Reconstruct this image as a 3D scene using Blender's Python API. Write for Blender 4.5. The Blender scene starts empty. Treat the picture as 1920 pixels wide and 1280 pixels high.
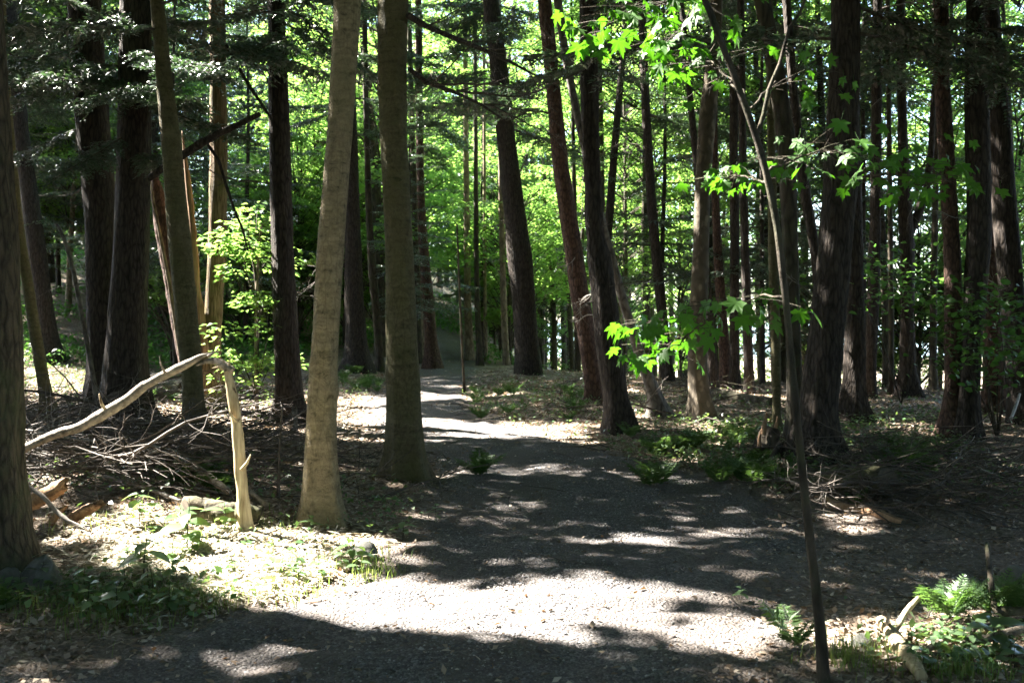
import bpy, math, random
import numpy as np
from mathutils import Vector, Matrix

S = bpy.context.scene
COL = S.collection
rng = np.random.default_rng(11)
random.seed(11)
PI = math.pi

# ------------------------------------------------------------------ camera
F, HOR, CZ = 1866.7, 600.0, 1.6          # focal length and horizon in photo pixels, eye height in metres
cam = bpy.data.cameras.new('camera')
cam.lens, cam.sensor_width = 35.0, 36.0
cam.shift_y = -(640 - HOR) / 1920.0
cam.clip_start, cam.clip_end = 0.05, 6000
cam.dof.use_dof = True
cam.dof.focus_distance = 7.5
cam.dof.aperture_fstop = 4.0
camo = bpy.data.objects.new('camera', cam)
COL.objects.link(camo)
camo.location = (0, 0, CZ)
camo.rotation_euler = (math.radians(90), 0, 0)
S.camera = camo

# ------------------------------------------------------------------ light
SUN = Vector((-0.62, 0.30, 0.73)).normalized()
SX, SY = SUN.x / SUN.z, SUN.y / SUN.z     # horizontal shift of a sun ray per metre of height
w = bpy.data.worlds.new('World'); S.world = w; w.use_nodes = True
nt = w.node_tree
sky = nt.nodes.new('ShaderNodeTexSky'); sky.sky_type = 'NISHITA'; sky.sun_disc = False
sky.sun_elevation = math.asin(SUN.z); sky.sun_rotation = math.atan2(SUN.x, SUN.y)
bg = nt.nodes['Background']; bg.inputs['Strength'].default_value = 0.088
nt.links.new(sky.outputs[0], bg.inputs[0])
sl = bpy.data.lights.new('sun', 'SUN'); sl.energy = 5.0; sl.angle = math.radians(0.53); sl.color = (1.0, 0.95, 0.86)
so = bpy.data.objects.new('sun', sl); COL.objects.link(so)
so.rotation_euler = SUN.to_track_quat('Z', 'Y').to_euler(); so.location = (-20, 10, 30)
S.view_settings.view_transform = 'Standard'; S.view_settings.look = 'None'
S.view_settings.exposure = 3.9; S.view_settings.gamma = 1.0; S.view_settings.use_curve_mapping = False
cy = S.cycles
cy.max_bounces = 7; cy.diffuse_bounces = 5; cy.glossy_bounces = 2; cy.transmission_bounces = 4; cy.transparent_max_bounces = 4
cy.caustics_reflective = False; cy.caustics_refractive = False
cy.sample_clamp_indirect = 6.0
cy.use_denoising = True
try: cy.denoiser = 'OPENIMAGEDENOISE'
except Exception: pass

# ------------------------------------------------------------------ noise
def _h(ix, iy, iz):
    n = (ix.astype(np.int64) * 374761393 + iy.astype(np.int64) * 668265263 + iz.astype(np.int64) * 2147483647) & 0xffffffff
    n = ((n ^ (n >> 13)) * 1274126177) & 0xffffffff
    n = (n ^ (n >> 16)) & 0xffffffff
    return n.astype(np.float64) / 2147483647.5 - 1.0
def vn(x, y, z=0.0):
    x, y, z = np.broadcast_arrays(np.asarray(x, float), np.asarray(y, float), np.asarray(z, float))
    fx, fy, fz = np.floor(x), np.floor(y), np.floor(z)
    u, v, t = x - fx, y - fy, z - fz
    u, v, t = u*u*(3-2*u), v*v*(3-2*v), t*t*(3-2*t)
    def L(a, b, k): return a + (b - a) * k
    c = lambda i, j, k: _h(fx + i, fy + j, fz + k)
    return L(L(L(c(0,0,0), c(1,0,0), u), L(c(0,1,0), c(1,1,0), u), v), L(L(c(0,0,1), c(1,0,1), u), L(c(0,1,1), c(1,1,1), u), v), t)
def fbm(x, y, z=0.0, o=3):
    s, a = 0.0, 1.0
    for i in range(o):
        s = s + a * vn(np.asarray(x) * 2**i + 17*i, np.asarray(y) * 2**i - 9*i, np.asarray(z) * 2**i); a *= .5
    return s / 1.6
def sstep(a, b, x):
    t = np.clip((np.asarray(x, float) - a) / (b - a), 0, 1)
    return t*t*(3 - 2*t)
def sp(u, k): return k * np.log1p(np.exp(np.clip(np.asarray(u, float) / k, -40, 40)))

# ------------------------------------------------------------------ terrain
PATH = np.array([(-14,-9.0,1.6),(-4,-4.2,1.6),(0,-2.2,1.7),(3,-1.05,1.7),(4.4,-.55,1.65),(6,.3,1.42),(8,.8,1.5),(10,.85,1.42),(12,.1,1.2),
                 (15,-1.0,1.05),(18,-1.6,.95),(21,-2.0,.98),(26,-2.05,.95),(31,-2.1,.95),(37,-2.1,.85),(45,-2.9,.6),(60,-5.1,.6),(75,-9,.6)])
def path_c(y): return np.interp(y, PATH[:,0], PATH[:,1])
def path_w(y): return np.interp(y, PATH[:,0], PATH[:,2])
def H(x, y):
    x = np.asarray(x, float); y = np.asarray(y, float)
    u = y - 29 + .35 * np.maximum(0, -x - 6)
    hl = (.11 + .15 * sstep(-6, -15, x)) * sp(u - 2, 2.2) * sstep(1, -8, x) + .03 * sp(y - 36, 2)
    hl = 11 * (1 - np.exp(-hl / 11))
    edge = np.maximum(21.5, 34 - 1.1 * x)
    dr = .33 * sp(y - edge, 1.0) * sstep(-1.5, 3, x)
    dr = 9.5 * (1 - np.exp(-dr / 9.5)) * (1 + .15 * sstep(50, 80, y))
    bank = .10 * sstep(1.2, 2.4, np.abs(x - path_c(y)) / path_w(y)) * sstep(6, 9, y)
    und = .07 * fbm(x * .35 + 3, y * .35, 0, 2) + .03 * fbm(x * 1.7, y * 1.7, 5, 3)
    return hl - dr + bank + und - .02
def Hs(x, y): return float(H(x, y))
def at(px, py, Y=None):
    """the point of the ground seen at a pixel of the photograph (or the point at depth Y on that ray)"""
    if Y is None:
        ys = np.arange(2.5, 110, .04)
        d = CZ - (py - HOR) / F * ys - H((px - 960) / F * ys, ys)
        k = np.where(d < 0)[0]
        Y = float(ys[k[0]]) if len(k) else 60.0
    x = (px - 960) / F * Y
    return Vector((x, Y, Hs(x, Y)))
def ray(px, py, Y): return Vector(((px - 960) / F * Y, Y, CZ - (py - HOR) / F * Y))
def proj(P):
    P = np.asarray(P, float); y = np.maximum(P[..., 1], .3)
    return 960 + P[..., 0] / y * F, HOR - (P[..., 2] - CZ) / y * F

# ------------------------------------------------------------------ mesh helpers
class MB:
    def __init__(s): s.v, s.f, s.n = [], [], 0
    def add(s, V, *Fs):
        V = np.asarray(V, float).reshape(-1, 3)
        s.v.append(V)
        for f in Fs: s.f.append(np.asarray(f, np.int64) + s.n)
        s.n += len(V); return s
    def mesh(s, name, mat, smooth=False, off=None):
        V = np.concatenate(s.v)
        if off is not None: V = V - np.asarray(off, float)
        me = bpy.data.meshes.new(name)
        loops = np.concatenate([f.ravel() for f in s.f]).astype(np.int32)
        tot = np.concatenate([np.full(len(f), f.shape[1]) for f in s.f])
        st = np.concatenate([[0], np.cumsum(tot)[:-1]]).astype(np.int32)
        me.vertices.add(len(V)); me.vertices.foreach_set('co', V.astype(np.float32).ravel())
        me.loops.add(len(loops)); me.loops.foreach_set('vertex_index', loops)
        me.polygons.add(len(tot)); me.polygons.foreach_set('loop_start', st)
        if smooth: me.polygons.foreach_set('use_smooth', np.ones(len(tot), bool))
        me.update(calc_edges=True)
        me.materials.append(mat)
        return me
    def build(s, name, mat, parent=None, smooth=False, off=None, kind=None):
        return link(name, s.mesh(name, mat, smooth, off), parent, kind)
def link(name, me, parent=None, kind=None, loc=None, rot=None, sc=None):
    o = bpy.data.objects.new(name, me); COL.objects.link(o)
    if parent: o.parent = parent
    if kind: o['kind'] = kind
    if loc is not None: o.location = loc
    if rot is not None: o.rotation_euler = rot
    if sc is not None: o.scale = (sc,) * 3
    return o
def tag(o, label, cat, group=None):
    o['label'] = label; o['category'] = cat
    if group: o['group'] = group
    return o
def thing(name, label, cat, loc=(0, 0, 0), rz=0, group=None):
    o = bpy.data.objects.new(name, None); COL.objects.link(o)
    o.location = loc; o.rotation_euler = (0, 0, rz); o.empty_display_size = .2
    return tag(o, label, cat, group)
KIDS = {}
def kids(o):
    if o.name not in KIDS: KIDS[o.name] = list(o.children)
    return KIDS[o.name]
def dup(root, loc, rz=0, sc=1, label=None, group=None, parent=None):
    r = root.copy(); COL.objects.link(r)
    if parent: r.parent = parent
    if loc is not None: r.location = loc; r.rotation_euler = (0, 0, rz); r.scale = (sc,) * 3
    if label: r['label'] = label
    if group: r['group'] = group
    for ch in kids(root): dup(ch, None, parent=r)
    return r

def tube(pts, rad, k=6, cap=False):
    P = np.asarray(pts, float); R = np.broadcast_to(np.asarray(rad, float), (len(P),))
    T = np.gradient(P, axis=0); T /= np.linalg.norm(T, axis=1)[:, None] + 1e-9
    a = np.array([0, 0, 1.]) if abs(T[0, 2]) < .9 else np.array([1., 0, 0])
    U = np.empty_like(P); u = np.cross(T[0], a); u /= np.linalg.norm(u)
    for i in range(len(P)):
        u = u - T[i] * np.dot(u, T[i]); u /= np.linalg.norm(u) + 1e-9; U[i] = u
    W = np.cross(T, U)
    th = np.arange(k) * 2 * PI / k
    V = P[:, None] + R[:, None, None] * (np.cos(th)[None, :, None] * U[:, None] + np.sin(th)[None, :, None] * W[:, None])
    n = len(P)
    i, j = np.meshgrid(np.arange(n - 1), np.arange(k), indexing='ij')
    q = np.stack([i*k + j, i*k + (j+1) % k, (i+1)*k + (j+1) % k, (i+1)*k + j], -1).reshape(-1, 4)
    out = [V.reshape(-1, 3), q]
    if cap: out += [np.arange(k)[None, ::-1], (np.arange(k) + (n-1)*k)[None]]
    return out
def nrm(a): return a / (np.linalg.norm(a, axis=-1, keepdims=True) + 1e-9)
def rdir(n, up=0.0, r=None):
    r = r or rng
    v = r.normal(size=(n, 3)); v[:, 2] += up
    return nrm(v)
def leafquads(c, n, d, L, W, fold=.12, droop=.1):
    c, n, d = (np.asarray(a, float) for a in (c, n, d))
    N = len(c); L = np.broadcast_to(L, (N,))[:, None]; W = np.broadcast_to(W, (N,))[:, None]
    d = nrm(d - n * np.sum(n * d, 1)[:, None]); s = np.cross(n, d)
    V = np.stack([c, c + d*L*.42 + s*W*.5 + n*W*fold, c + d*L - n*L*droop, c + d*L*.42 - s*W*.5 + n*W*fold], 1)
    return V.reshape(-1, 3), np.arange(4*N).reshape(-1, 4)
def leafhex(c, n, d, L, W, fold=.12, droop=.15):
    c, n, d = (np.asarray(a, float) for a in (c, n, d))
    N = len(c); L = np.broadcast_to(L, (N,))[:, None]; W = np.broadcast_to(W, (N,))[:, None]
    d = nrm(d - n * np.sum(n * d, 1)[:, None]); s = np.cross(n, d)
    m1, m2 = c + d*L*.3, c + d*L*.66 - n*L*droop*.4
    V = np.stack([c, m1 + s*W*.46 + n*W*fold, m2 + s*W*.42 + n*W*fold, c + d*L - n*L*droop, m2 - s*W*.42 + n*W*fold, m1 - s*W*.46 + n*W*fold, m1, m2], 1)
    k = np.arange(N)[:, None] * 8
    q = np.concatenate([k + [[0, 6, 1, 1]], ], 0)
    t = np.concatenate([k + [[0, 6, 1]], k + [[0, 5, 6]], k + [[7, 3, 2]], k + [[7, 4, 3]]], 0)
    q = np.concatenate([k + [[6, 7, 2, 1]], k + [[5, 4, 7, 6]]], 0)
    return V.reshape(-1, 3), t, q

# ------------------------------------------------------------------ materials
def new_mat(name):
    m = bpy.data.materials.new(name); m.use_nodes = True
    n = m.node_tree; n.nodes.clear()
    return m, n
def nd(n, t, **kw):
    x = n.nodes.new(t)
    for k, v in kw.items():
        if k.startswith('_'): setattr(x, k[1:], v)
        else:
            k2 = int(k[1:]) if k[0] == 'i' and k[1:].isdigit() else k.replace('__', ' ')
            s = x.inputs[k2]
            if isinstance(v, bpy.types.NodeSocket): n.links.new(v, s)
            else: s.default_value = v
    return x
def ramp(n, fac, stops):
    r = n.nodes.new('ShaderNodeValToRGB'); e = r.color_ramp.elements
    while len(e) < len(stops): e.new(.5)
    for k, (p, c) in zip(e, stops):
        k.position = p; k.color = (*c, 1) if len(c) == 3 else c
    n.links.new(fac, r.inputs[0]); return r.outputs[0]
def mixc(n, f, a, b, mode='MIX'):
    m = n.nodes.new('ShaderNodeMix'); m.data_type = 'RGBA'; m.blend_type = mode
    for s, v in ((m.inputs[0], f), (m.inputs[6], a), (m.inputs[7], b)):
        if isinstance(v, bpy.types.NodeSocket): n.links.new(v, s)
        else: s.default_value = v if isinstance(v, float) else (*v, 1)
    return m.outputs[2]
def mathn(n, op, a, b=0.0):
    m = n.nodes.new('ShaderNodeMath'); m.operation = op
    for s, v in ((m.inputs[0], a), (m.inputs[1], b)):
        if isinstance(v, bpy.types.NodeSocket): n.links.new(v, s)
        else: s.default_value = v
    return m.outputs[0]
def coords(n, scale=(1, 1, 1), kind='Object'):
    tc = n.nodes.new('ShaderNodeTexCoord')
    mp = nd(n, 'ShaderNodeMapping', Scale=scale)
    n.links.new(tc.outputs[kind], mp.inputs['Vector'])
    return mp.outputs[0]
def noise(n, vec, scale, detail=6, rough=.6, dist=0.0):
    return nd(n, 'ShaderNodeTexNoise', Vector=vec, Scale=scale, Detail=detail, Roughness=rough, Distortion=dist).outputs[0]
def finish(n, col, rough=.85, bump=None, bd=.02, bs=1.0, spec=.3):
    b = nd(n, 'ShaderNodeBsdfPrincipled', Roughness=rough)
    b.inputs['Specular IOR Level'].default_value = spec
    if isinstance(col, bpy.types.NodeSocket): n.links.new(col, b.inputs['Base Color'])
    else: b.inputs['Base Color'].default_value = (*col, 1)
    if bump is not None:
        bm = nd(n, 'ShaderNodeBump', Height=bump, Distance=bd, Strength=bs)
        n.links.new(bm.outputs[0], b.inputs['Normal'])
    o = n.nodes.new('ShaderNodeOutputMaterial'); n.links.new(b.outputs[0], o.inputs[0])

def bark(name, dark, light, sc=(13, 13, 1.7), moss=None, bd=.03, patch=0.0, rough=.9):
    m, n = new_mat(name)
    v = coords(n, sc); v1 = coords(n, (1, 1, 1))
    a = noise(n, v, 1.0, 8, .68, .35)
    vo = nd(n, 'ShaderNodeTexVoronoi', Vector=coords(n, (sc[0]*.9, sc[1]*.9, sc[2]*1.3)), Scale=1.0, _feature='DISTANCE_TO_EDGE').outputs[0]
    big = noise(n, v1, 1.6, 4, .6)
    fine = noise(n, v1, 60, 3, .6)
    h = mathn(n, 'ADD', mathn(n, 'MULTIPLY', a, 1.0), mathn(n, 'MULTIPLY', mathn(n, 'MINIMUM', vo, .25), 1.2))
    col = ramp(n, h, [(.42, dark), (.62, tuple((d + l) / 2 for d, l in zip(dark, light))), (.86, light)])
    col = mixc(n, mathn(n, 'MULTIPLY', fine, .5), col, tuple(d * .8 for d in dark))
    if patch:
        pv = nd(n, 'ShaderNodeTexVoronoi', Vector=coords(n, (9, 9, 5)), Scale=1.0).outputs['Distance']
        pf = ramp(n, mathn(n, 'ADD', mathn(n, 'MULTIPLY', pv, .5), mathn(n, 'MULTIPLY', big, .6)), [(.42, (0, 0, 0)), (.5, (1, 1, 1))])
        col = mixc(n, mathn(n, 'MULTIPLY', pf, patch), col, tuple(c * .22 for c in light))
    if moss:
        mf = ramp(n, noise(n, v1, 2.3, 6, .7), [(.48, (0, 0, 0)), (.66, (1, 1, 1))])
        col = mixc(n, mathn(n, 'MULTIPLY', mf, .75), col, moss)
    lich = ramp(n, noise(n, v1, 5.0, 5, .7), [(.66, (0, 0, 0)), (.74, (1, 1, 1))])
    col = mixc(n, mathn(n, 'MULTIPLY', lich, .35), col, tuple(min(.4, c * 1.7) for c in light))
    finish(n, col, rough, mathn(n, 'ADD', h, mathn(n, 'MULTIPLY', fine, .25)), bd, 1.0)
    return m
def lenticel_bark(name, dark, light, moss, mossiness=.6):
    m, n = new_mat(name)
    v1 = coords(n)
    big = noise(n, coords(n, (2, 2, .8)), 1.0, 5, .65)
    fl = noise(n, coords(n, (17, 17, 20)), 1.0, 7, .72, .8)
    le = noise(n, coords(n, (3.5, 3.5, 26)), 1.0, 4, .6, .3)
    fine = noise(n, v1, 85, 3, .6)
    h = mathn(n, 'ADD', mathn(n, 'MULTIPLY', fl, .7), mathn(n, 'MULTIPLY', le, .3))
    col = ramp(n, h, [(.36, dark), (.47, tuple(.45*d + .55*l for d, l in zip(dark, light))), (.62, light)])
    col = mixc(n, ramp(n, big, [(.35, (0, 0, 0)), (.7, (.6, .6, .6))]), col, tuple(.35*d + .5*l for d, l in zip(dark, light)))
    cr = ramp(n, noise(n, coords(n, (2.2, 2.2, 5)), 1.0, 4, .6, .8), [(.68, (0, 0, 0)), (.73, (1, 1, 1))])
    col = mixc(n, mathn(n, 'MULTIPLY', cr, .8), col, tuple(.5 * d for d in dark))
    vc = nd(n, 'ShaderNodeTexVoronoi', Vector=coords(n, (15, 15, 2.6)), Scale=1.0, _feature='DISTANCE_TO_EDGE').outputs[0]
    vf = ramp(n, mathn(n, 'ADD', vc, mathn(n, 'MULTIPLY', big, .22)), [(.10, (1, 1, 1)), (.17, (0, 0, 0))])
    col = mixc(n, mathn(n, 'MULTIPLY', vf, .28), col, tuple(.6 * d for d in dark))
    pale = ramp(n, noise(n, coords(n, (5, 5, 3)), 1.0, 5, .65), [(.6, (0, 0, 0)), (.68, (1, 1, 1))])
    col = mixc(n, mathn(n, 'MULTIPLY', pale, .4), col, tuple(min(.5, 1.35 * l) for l in light))
    if moss:
        mf = ramp(n, noise(n, v1, 2.6, 7, .72), [(.5 - .2*mossiness, (0, 0, 0)), (.72, (1, 1, 1))])
        col = mixc(n, mathn(n, 'MULTIPLY', mf, mossiness), col, moss)
    finish(n, col, .85, mathn(n, 'ADD', h, mathn(n, 'MULTIPLY', fine, .3)), .04, 1.0)
    return m
def wood(name, a, b, sc=(30, 30, 2), bd=.006, spots=None):
    m, n = new_mat(name)
    g = noise(n, coords(n, sc), 1.0, 6, .65, .3)
    big = noise(n, coords(n), 3.0, 4, .6)
    col = ramp(n, mathn(n, 'ADD', mathn(n, 'MULTIPLY', g, .65), mathn(n, 'MULTIPLY', big, .35)), [(.36, a), (.62, b)])
    if spots:
        s = ramp(n, noise(n, coords(n, (14, 14, 7)), 1.0, 4, .6), [(.63, (0, 0, 0)), (.7, (1, 1, 1))])
        col = mixc(n, s, col, spots)
    finish(n, col, .75, g, bd, 1.0)
    return m
def leaf_mat(name, cols, trans, tf=.5, rough=.45, spec=.35, veins=False):
    m, n = new_mat(name)
    geo = n.nodes.new('ShaderNodeNewGeometry'); oi = n.nodes.new('ShaderNodeObjectInfo')
    r = geo.outputs['Random Per Island']
    col = ramp(n, r, [(i / (len(cols) - 1), c) for i, c in enumerate(cols)])
    tcol = ramp(n, r, [(0, trans), (1, tuple(c * k for c, k in zip(trans, (1.35, 1.12, 1.0))))])
    k = mathn(n, 'ADD', mathn(n, 'MULTIPLY', oi.outputs['Random'], .55), .65)
    hs = nd(n, 'ShaderNodeHueSaturation', Value=k, Color=col).outputs[0]
    b = nd(n, 'ShaderNodeBsdfPrincipled', Base__Color=hs, Roughness=rough)
    b.inputs['Specular IOR Level'].default_value = spec
    t = nd(n, 'ShaderNodeBsdfTranslucent', Color=tcol)
    mx = n.nodes.new('ShaderNodeMixShader'); mx.inputs[0].default_value = tf
    n.links.new(b.outputs[0], mx.inputs[1]); n.links.new(t.outputs[0], mx.inputs[2])
    o = n.nodes.new('ShaderNodeOutputMaterial'); n.links.new(mx.outputs[0], o.inputs[0])
    return m

M = {}
M['hem'] = bark('hemlock_bark', (.016, .012, .010), (.085, .066, .052), (24, 24, 4), None, .035)
M['left'] = bark('rugged_bark', (.022, .018, .012), (.125, .10, .068), (24, 24, 4.5), (.07, .085, .035), .04)
M['pin'] = bark('red_pine_bark', (.03, .018, .013), (.145, .084, .06), (20, 20, 6), None, .03)
M['ced'] = bark('stringy_bark', (.07, .042, .022), (.36, .25, .145), (34, 34, 2), (.10, .11, .03), .03)
M['syc'] = bark('peeling_bark', (.07, .055, .04), (.33, .27, .19), (7, 7, 3), None, .02, .75)
M['bir'] = lenticel_bark('tan_bark', (.05, .038, .021), (.41, .33, .20), (.19, .18, .07), .3)
M['mos'] = lenticel_bark('olive_bark', (.022, .019, .010), (.20, .165, .09), (.095, .105, .03), .6)
M['gry'] = bark('grey_bark', (.05, .045, .04), (.24, .215, .19), (10, 10, 4), None, .015)
M['far'] = bark('brown_bark', (.022, .018, .013), (.11, .088, .064), (10, 10, 2), (.06, .07, .03), .02)
M['tan'] = bark('pale_bark', (.10, .075, .05), (.34, .27, .19), (9, 9, 3), None, .02)
M['snag'] = wood('bare_cream_wood', (.24, .17, .09), (.60, .50, .32), (40, 40, 3), .012, (.12, .08, .045))
M['grey_wood'] = wood('weathered_wood', (.075, .06, .046), (.36, .305, .24), (26, 26, 20), .014)
M['red_wood'] = wood('splintered_wood', (.16, .09, .05), (.42, .27, .16), (30, 30, 1.6), .01)
M['rot_wood'] = wood('rotten_wood', (.11, .055, .026), (.48, .30, .16), (26, 26, 26), .02)
M['twig'] = wood('dead_twig', (.035, .028, .023), (.135, .112, .094), (25, 25, 25), .004)
M['twig_pale'] = wood('pale_twig', (.10, .088, .075), (.30, .27, .235), (25, 25, 25), .004)
M['log'] = bark('mossy_log_bark', (.03, .026, .017), (.15, .125, .08), (9, 9, 9), (.06, .085, .02), .02)
M['end'] = wood('cut_end', (.05, .04, .03), (.14, .11, .08), (12, 12, 12), .004)
M['leaf_far'] = leaf_mat('broad_leaves', [(.030, .075, .016), (.045, .10, .022), (.062, .125, .028)], (.215, .41, .085), .57)
M['leaf_mid'] = leaf_mat('understorey_leaves', [(.030, .085, .022), (.045, .11, .028), (.055, .12, .03)], (.12, .30, .05), .45)
M['maple'] = leaf_mat('maple_leaves', [(.04, .10, .022), (.055, .13, .028), (.07, .145, .03)], (.07, .26, .010), .42, .5, .3)
M['canopy'] = leaf_mat('canopy_leaves', [(.025, .06, .016), (.04, .08, .02)], (.06, .13, .02), .22)
M['hemlock'] = leaf_mat('hemlock_needles', [(.03, .062, .04), (.042, .082, .05), (.07, .11, .075)], (.07, .15, .05), .2, .36, 1.0)
M['fern'] = leaf_mat('fern_fronds', [(.04, .09, .03), (.06, .115, .04), (.08, .13, .05)], (.11, .23, .045), .38, .5)
M['herb'] = leaf_mat('seedling_leaves', [(.06, .125, .05), (.09, .16, .07), (.15, .21, .12)], (.16, .29, .06), .35, .32, .8)
M['grass'] = leaf_mat('grass_blades', [(.07, .13, .035), (.11, .16, .05), (.2, .18, .09)], (.24, .36, .08), .4, .5)
M['litter'] = leaf_mat('dead_leaves', [(.13, .09, .06), (.25, .18, .125), (.42, .345, .26), (.58, .52, .44)], (.2, .12, .05), .15, .7)

M['whitening_straw'] = leaf_mat('sun_patch_whitening_straw', [(.38, .35, .26), (.52, .48, .37), (.62, .58, .47)], (.25, .22, .13), .2, .6)  # extra pale, puts the glare of the sunlit patch into colour
def stone_mat():
    m, n = new_mat('mossy_stone')
    a = noise(n, coords(n), 7, 8, .65)
    col = ramp(n, a, [(.35, (.06, .06, .052)), (.65, (.17, .165, .145))])
    mf = ramp(n, noise(n, coords(n), 4, 5, .7), [(.5, (0, 0, 0)), (.68, (1, 1, 1))])
    col = mixc(n, mathn(n, 'MULTIPLY', mf, .6), col, (.10, .12, .045))
    finish(n, col, .85, a, .03); return m
M['stone'] = stone_mat()
def gravel_mat():
    m, n = new_mat('gravel_stones')
    geo = n.nodes.new('ShaderNodeNewGeometry')
    col = ramp(n, geo.outputs['Random Per Island'], [(0, (.075, .075, .085)), (.5, (.15, .143, .142)), (.85, (.24, .228, .22)), (1, (.38, .36, .34))])
    finish(n, col, .8, noise(n, coords(n), 90, 3, .6), .003); return m
M['gravel'] = gravel_mat()
def ground_mat(name, path):
    m, n = new_mat(name)
    v = coords(n)
    pa = nd(n, 'ShaderNodeAttribute', _attribute_name='pathness').outputs['Fac']
    vo = nd(n, 'ShaderNodeTexVoronoi', Vector=v, Scale=55.0)
    vo2 = nd(n, 'ShaderNodeTexVoronoi', Vector=v, Scale=120.0)
    g1 = noise(n, v, 2.2, 7, .65); g2 = noise(n, v, 24, 5, .7); g3 = noise(n, v, .6, 4, .6)
    stones = mixc(n, .5, vo.outputs['Color'], vo2.outputs['Color'])
    bw = nd(n, 'ShaderNodeRGBToBW', Color=stones).outputs[0]
    grav = ramp(n, bw, [(.2, (.04, .04, .045)), (.5, (.108, .10, .098)), (.8, (.26, .245, .237))])
    grav = mixc(n, ramp(n, noise(n, coords(n, (1.6, .8, 1)), 1.0, 6, .65), [(.42, (.15, .15, .15)), (.62, (.85, .85, .85))]), grav, (.115, .092, .078))
    litter = ramp(n, mathn(n, 'ADD', mathn(n, 'MULTIPLY', g2, .7), mathn(n, 'MULTIPLY', g1, .3)), [(.34, (.06, .045, .033)), (.48, (.19, .14, .10)), (.6, (.37, .30, .235)), (.74, (.54, .48, .40))])
    litter = mixc(n, ramp(n, g3, [(.5, (0, 0, 0)), (.75, (.35, .35, .35))]), litter, (.07, .085, .032))
    col = mixc(n, pa, litter, grav)
    hgt = mathn(n, 'ADD', mathn(n, 'MULTIPLY', g2, 1.0), mathn(n, 'MULTIPLY', vo.outputs['Distance'], -.7))
    finish(n, col, .9, hgt, .03, 1.0)
    return m
M['ground'] = ground_mat('leaf_litter_ground', False)
def lake_mat():
    m, n = new_mat('lake_water')
    a = noise(n, coords(n, (.8, .35, 1)), 1.0, 4, .6)
    finish(n, (.10, .17, .21), .18, a, .12, .6, .5); return m
M['lake'] = lake_mat()

# ------------------------------------------------------------------ ground, path, lake
def warp_axis(lo, hi, c0, c1, fine, grow):
    a = list(np.arange(c0, c1, fine)); s = fine
    while a[-1] < hi: s *= grow; a.append(a[-1] + s)
    s = fine
    while a[0] > lo: s *= grow; a.insert(0, a[0] - s)
    return np.array(a)
def pathness(x, y):
    t = np.abs(x - path_c(y)) / path_w(y) + .22 * fbm(x * 1.1, y * .8, 3, 3)
    p = sstep(1.35, .75, t)
    side = sstep(1.6, .9, np.hypot((x - 2.6) / 1.7, (y - 7.6) / 1.5) + .3 * fbm(x * 1.3, y * 1.3, 7, 3)) * .5
    return np.maximum(p, side)
def grid_faces(ni, nj):
    i, j = np.meshgrid(np.arange(ni - 1), np.arange(nj - 1), indexing='ij')
    return np.stack([i*nj + j, i*nj + j + 1, (i+1)*nj + j + 1, (i+1)*nj + j], -1).reshape(-1, 4)[:, ::-1]
xs = warp_axis(-140, 140, -3.2, 3.4, .045, 1.035); ys = warp_axis(-40, 200, 3.6, 9.0, .04, 1.022)
X, Y = np.meshgrid(xs, ys, indexing='ij')
Z = H(X, Y) + .016 * fbm(X * 7, Y * 7, 2, 3) * sstep(25, 12, Y)
pn = pathness(X, Y)
mb = MB().add(np.stack([X, Y, Z], -1), grid_faces(len(xs), len(ys)))
ground = mb.build('ground', M['ground'], smooth=True, kind='structure')
at_ = ground.data.attributes.new('pathness', 'FLOAT', 'POINT'); at_.data.foreach_set('value', pn.ravel().astype(np.float32))

pys = np.concatenate([np.arange(-2, 3.6, .2), np.arange(3.6, 9, .05), np.arange(9, 20, .09), np.arange(20, 49, .25)])
ts = np.linspace(-1.35, 1.35, 61)
PY, T = np.meshgrid(pys, ts, indexing='ij')
PX = path_c(PY) + T * path_w(PY)
edge = sstep(.78, 1.2, np.abs(T) + .35 * fbm(PX * 1.5, PY * 1.2, 4, 3))
rut = -.02 * np.exp(-((np.abs(T) - .5) / .2) ** 2)
PZ = H(PX, PY) + .035 - .085 * edge + rut + .014 * fbm(PX * 6, PY * 6, 9, 3) * sstep(25, 12, PY)
pm = MB().add(np.stack([PX, PY, PZ], -1), grid_faces(len(pys), len(ts))[:, ::-1]).build('path', M['ground'], smooth=True, kind='structure')
at_ = pm.data.attributes.new('pathness', 'FLOAT', 'POINT'); at_.data.foreach_set('value', np.full(PY.size, 1.0, np.float32) * (1 - .85 * edge.ravel()).astype(np.float32))
def path_z(x, y):
    t = (x - path_c(y)) / path_w(y)
    e = sstep(.78, 1.2, np.abs(t) + .35 * fbm(x * 1.5, y * 1.2, 4, 3))
    return np.maximum(H(x, y), H(x, y) + .035 - .085 * e - .02 * np.exp(-((np.abs(t) - .5) / .2) ** 2))

lk = MB().add([(-60, 46, -8), (1500, 46, -8), (2600, 3500, -8), (-900, 3500, -8)], [[0, 1, 2, 3]]).build('lake', M['lake'], kind='structure')

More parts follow.
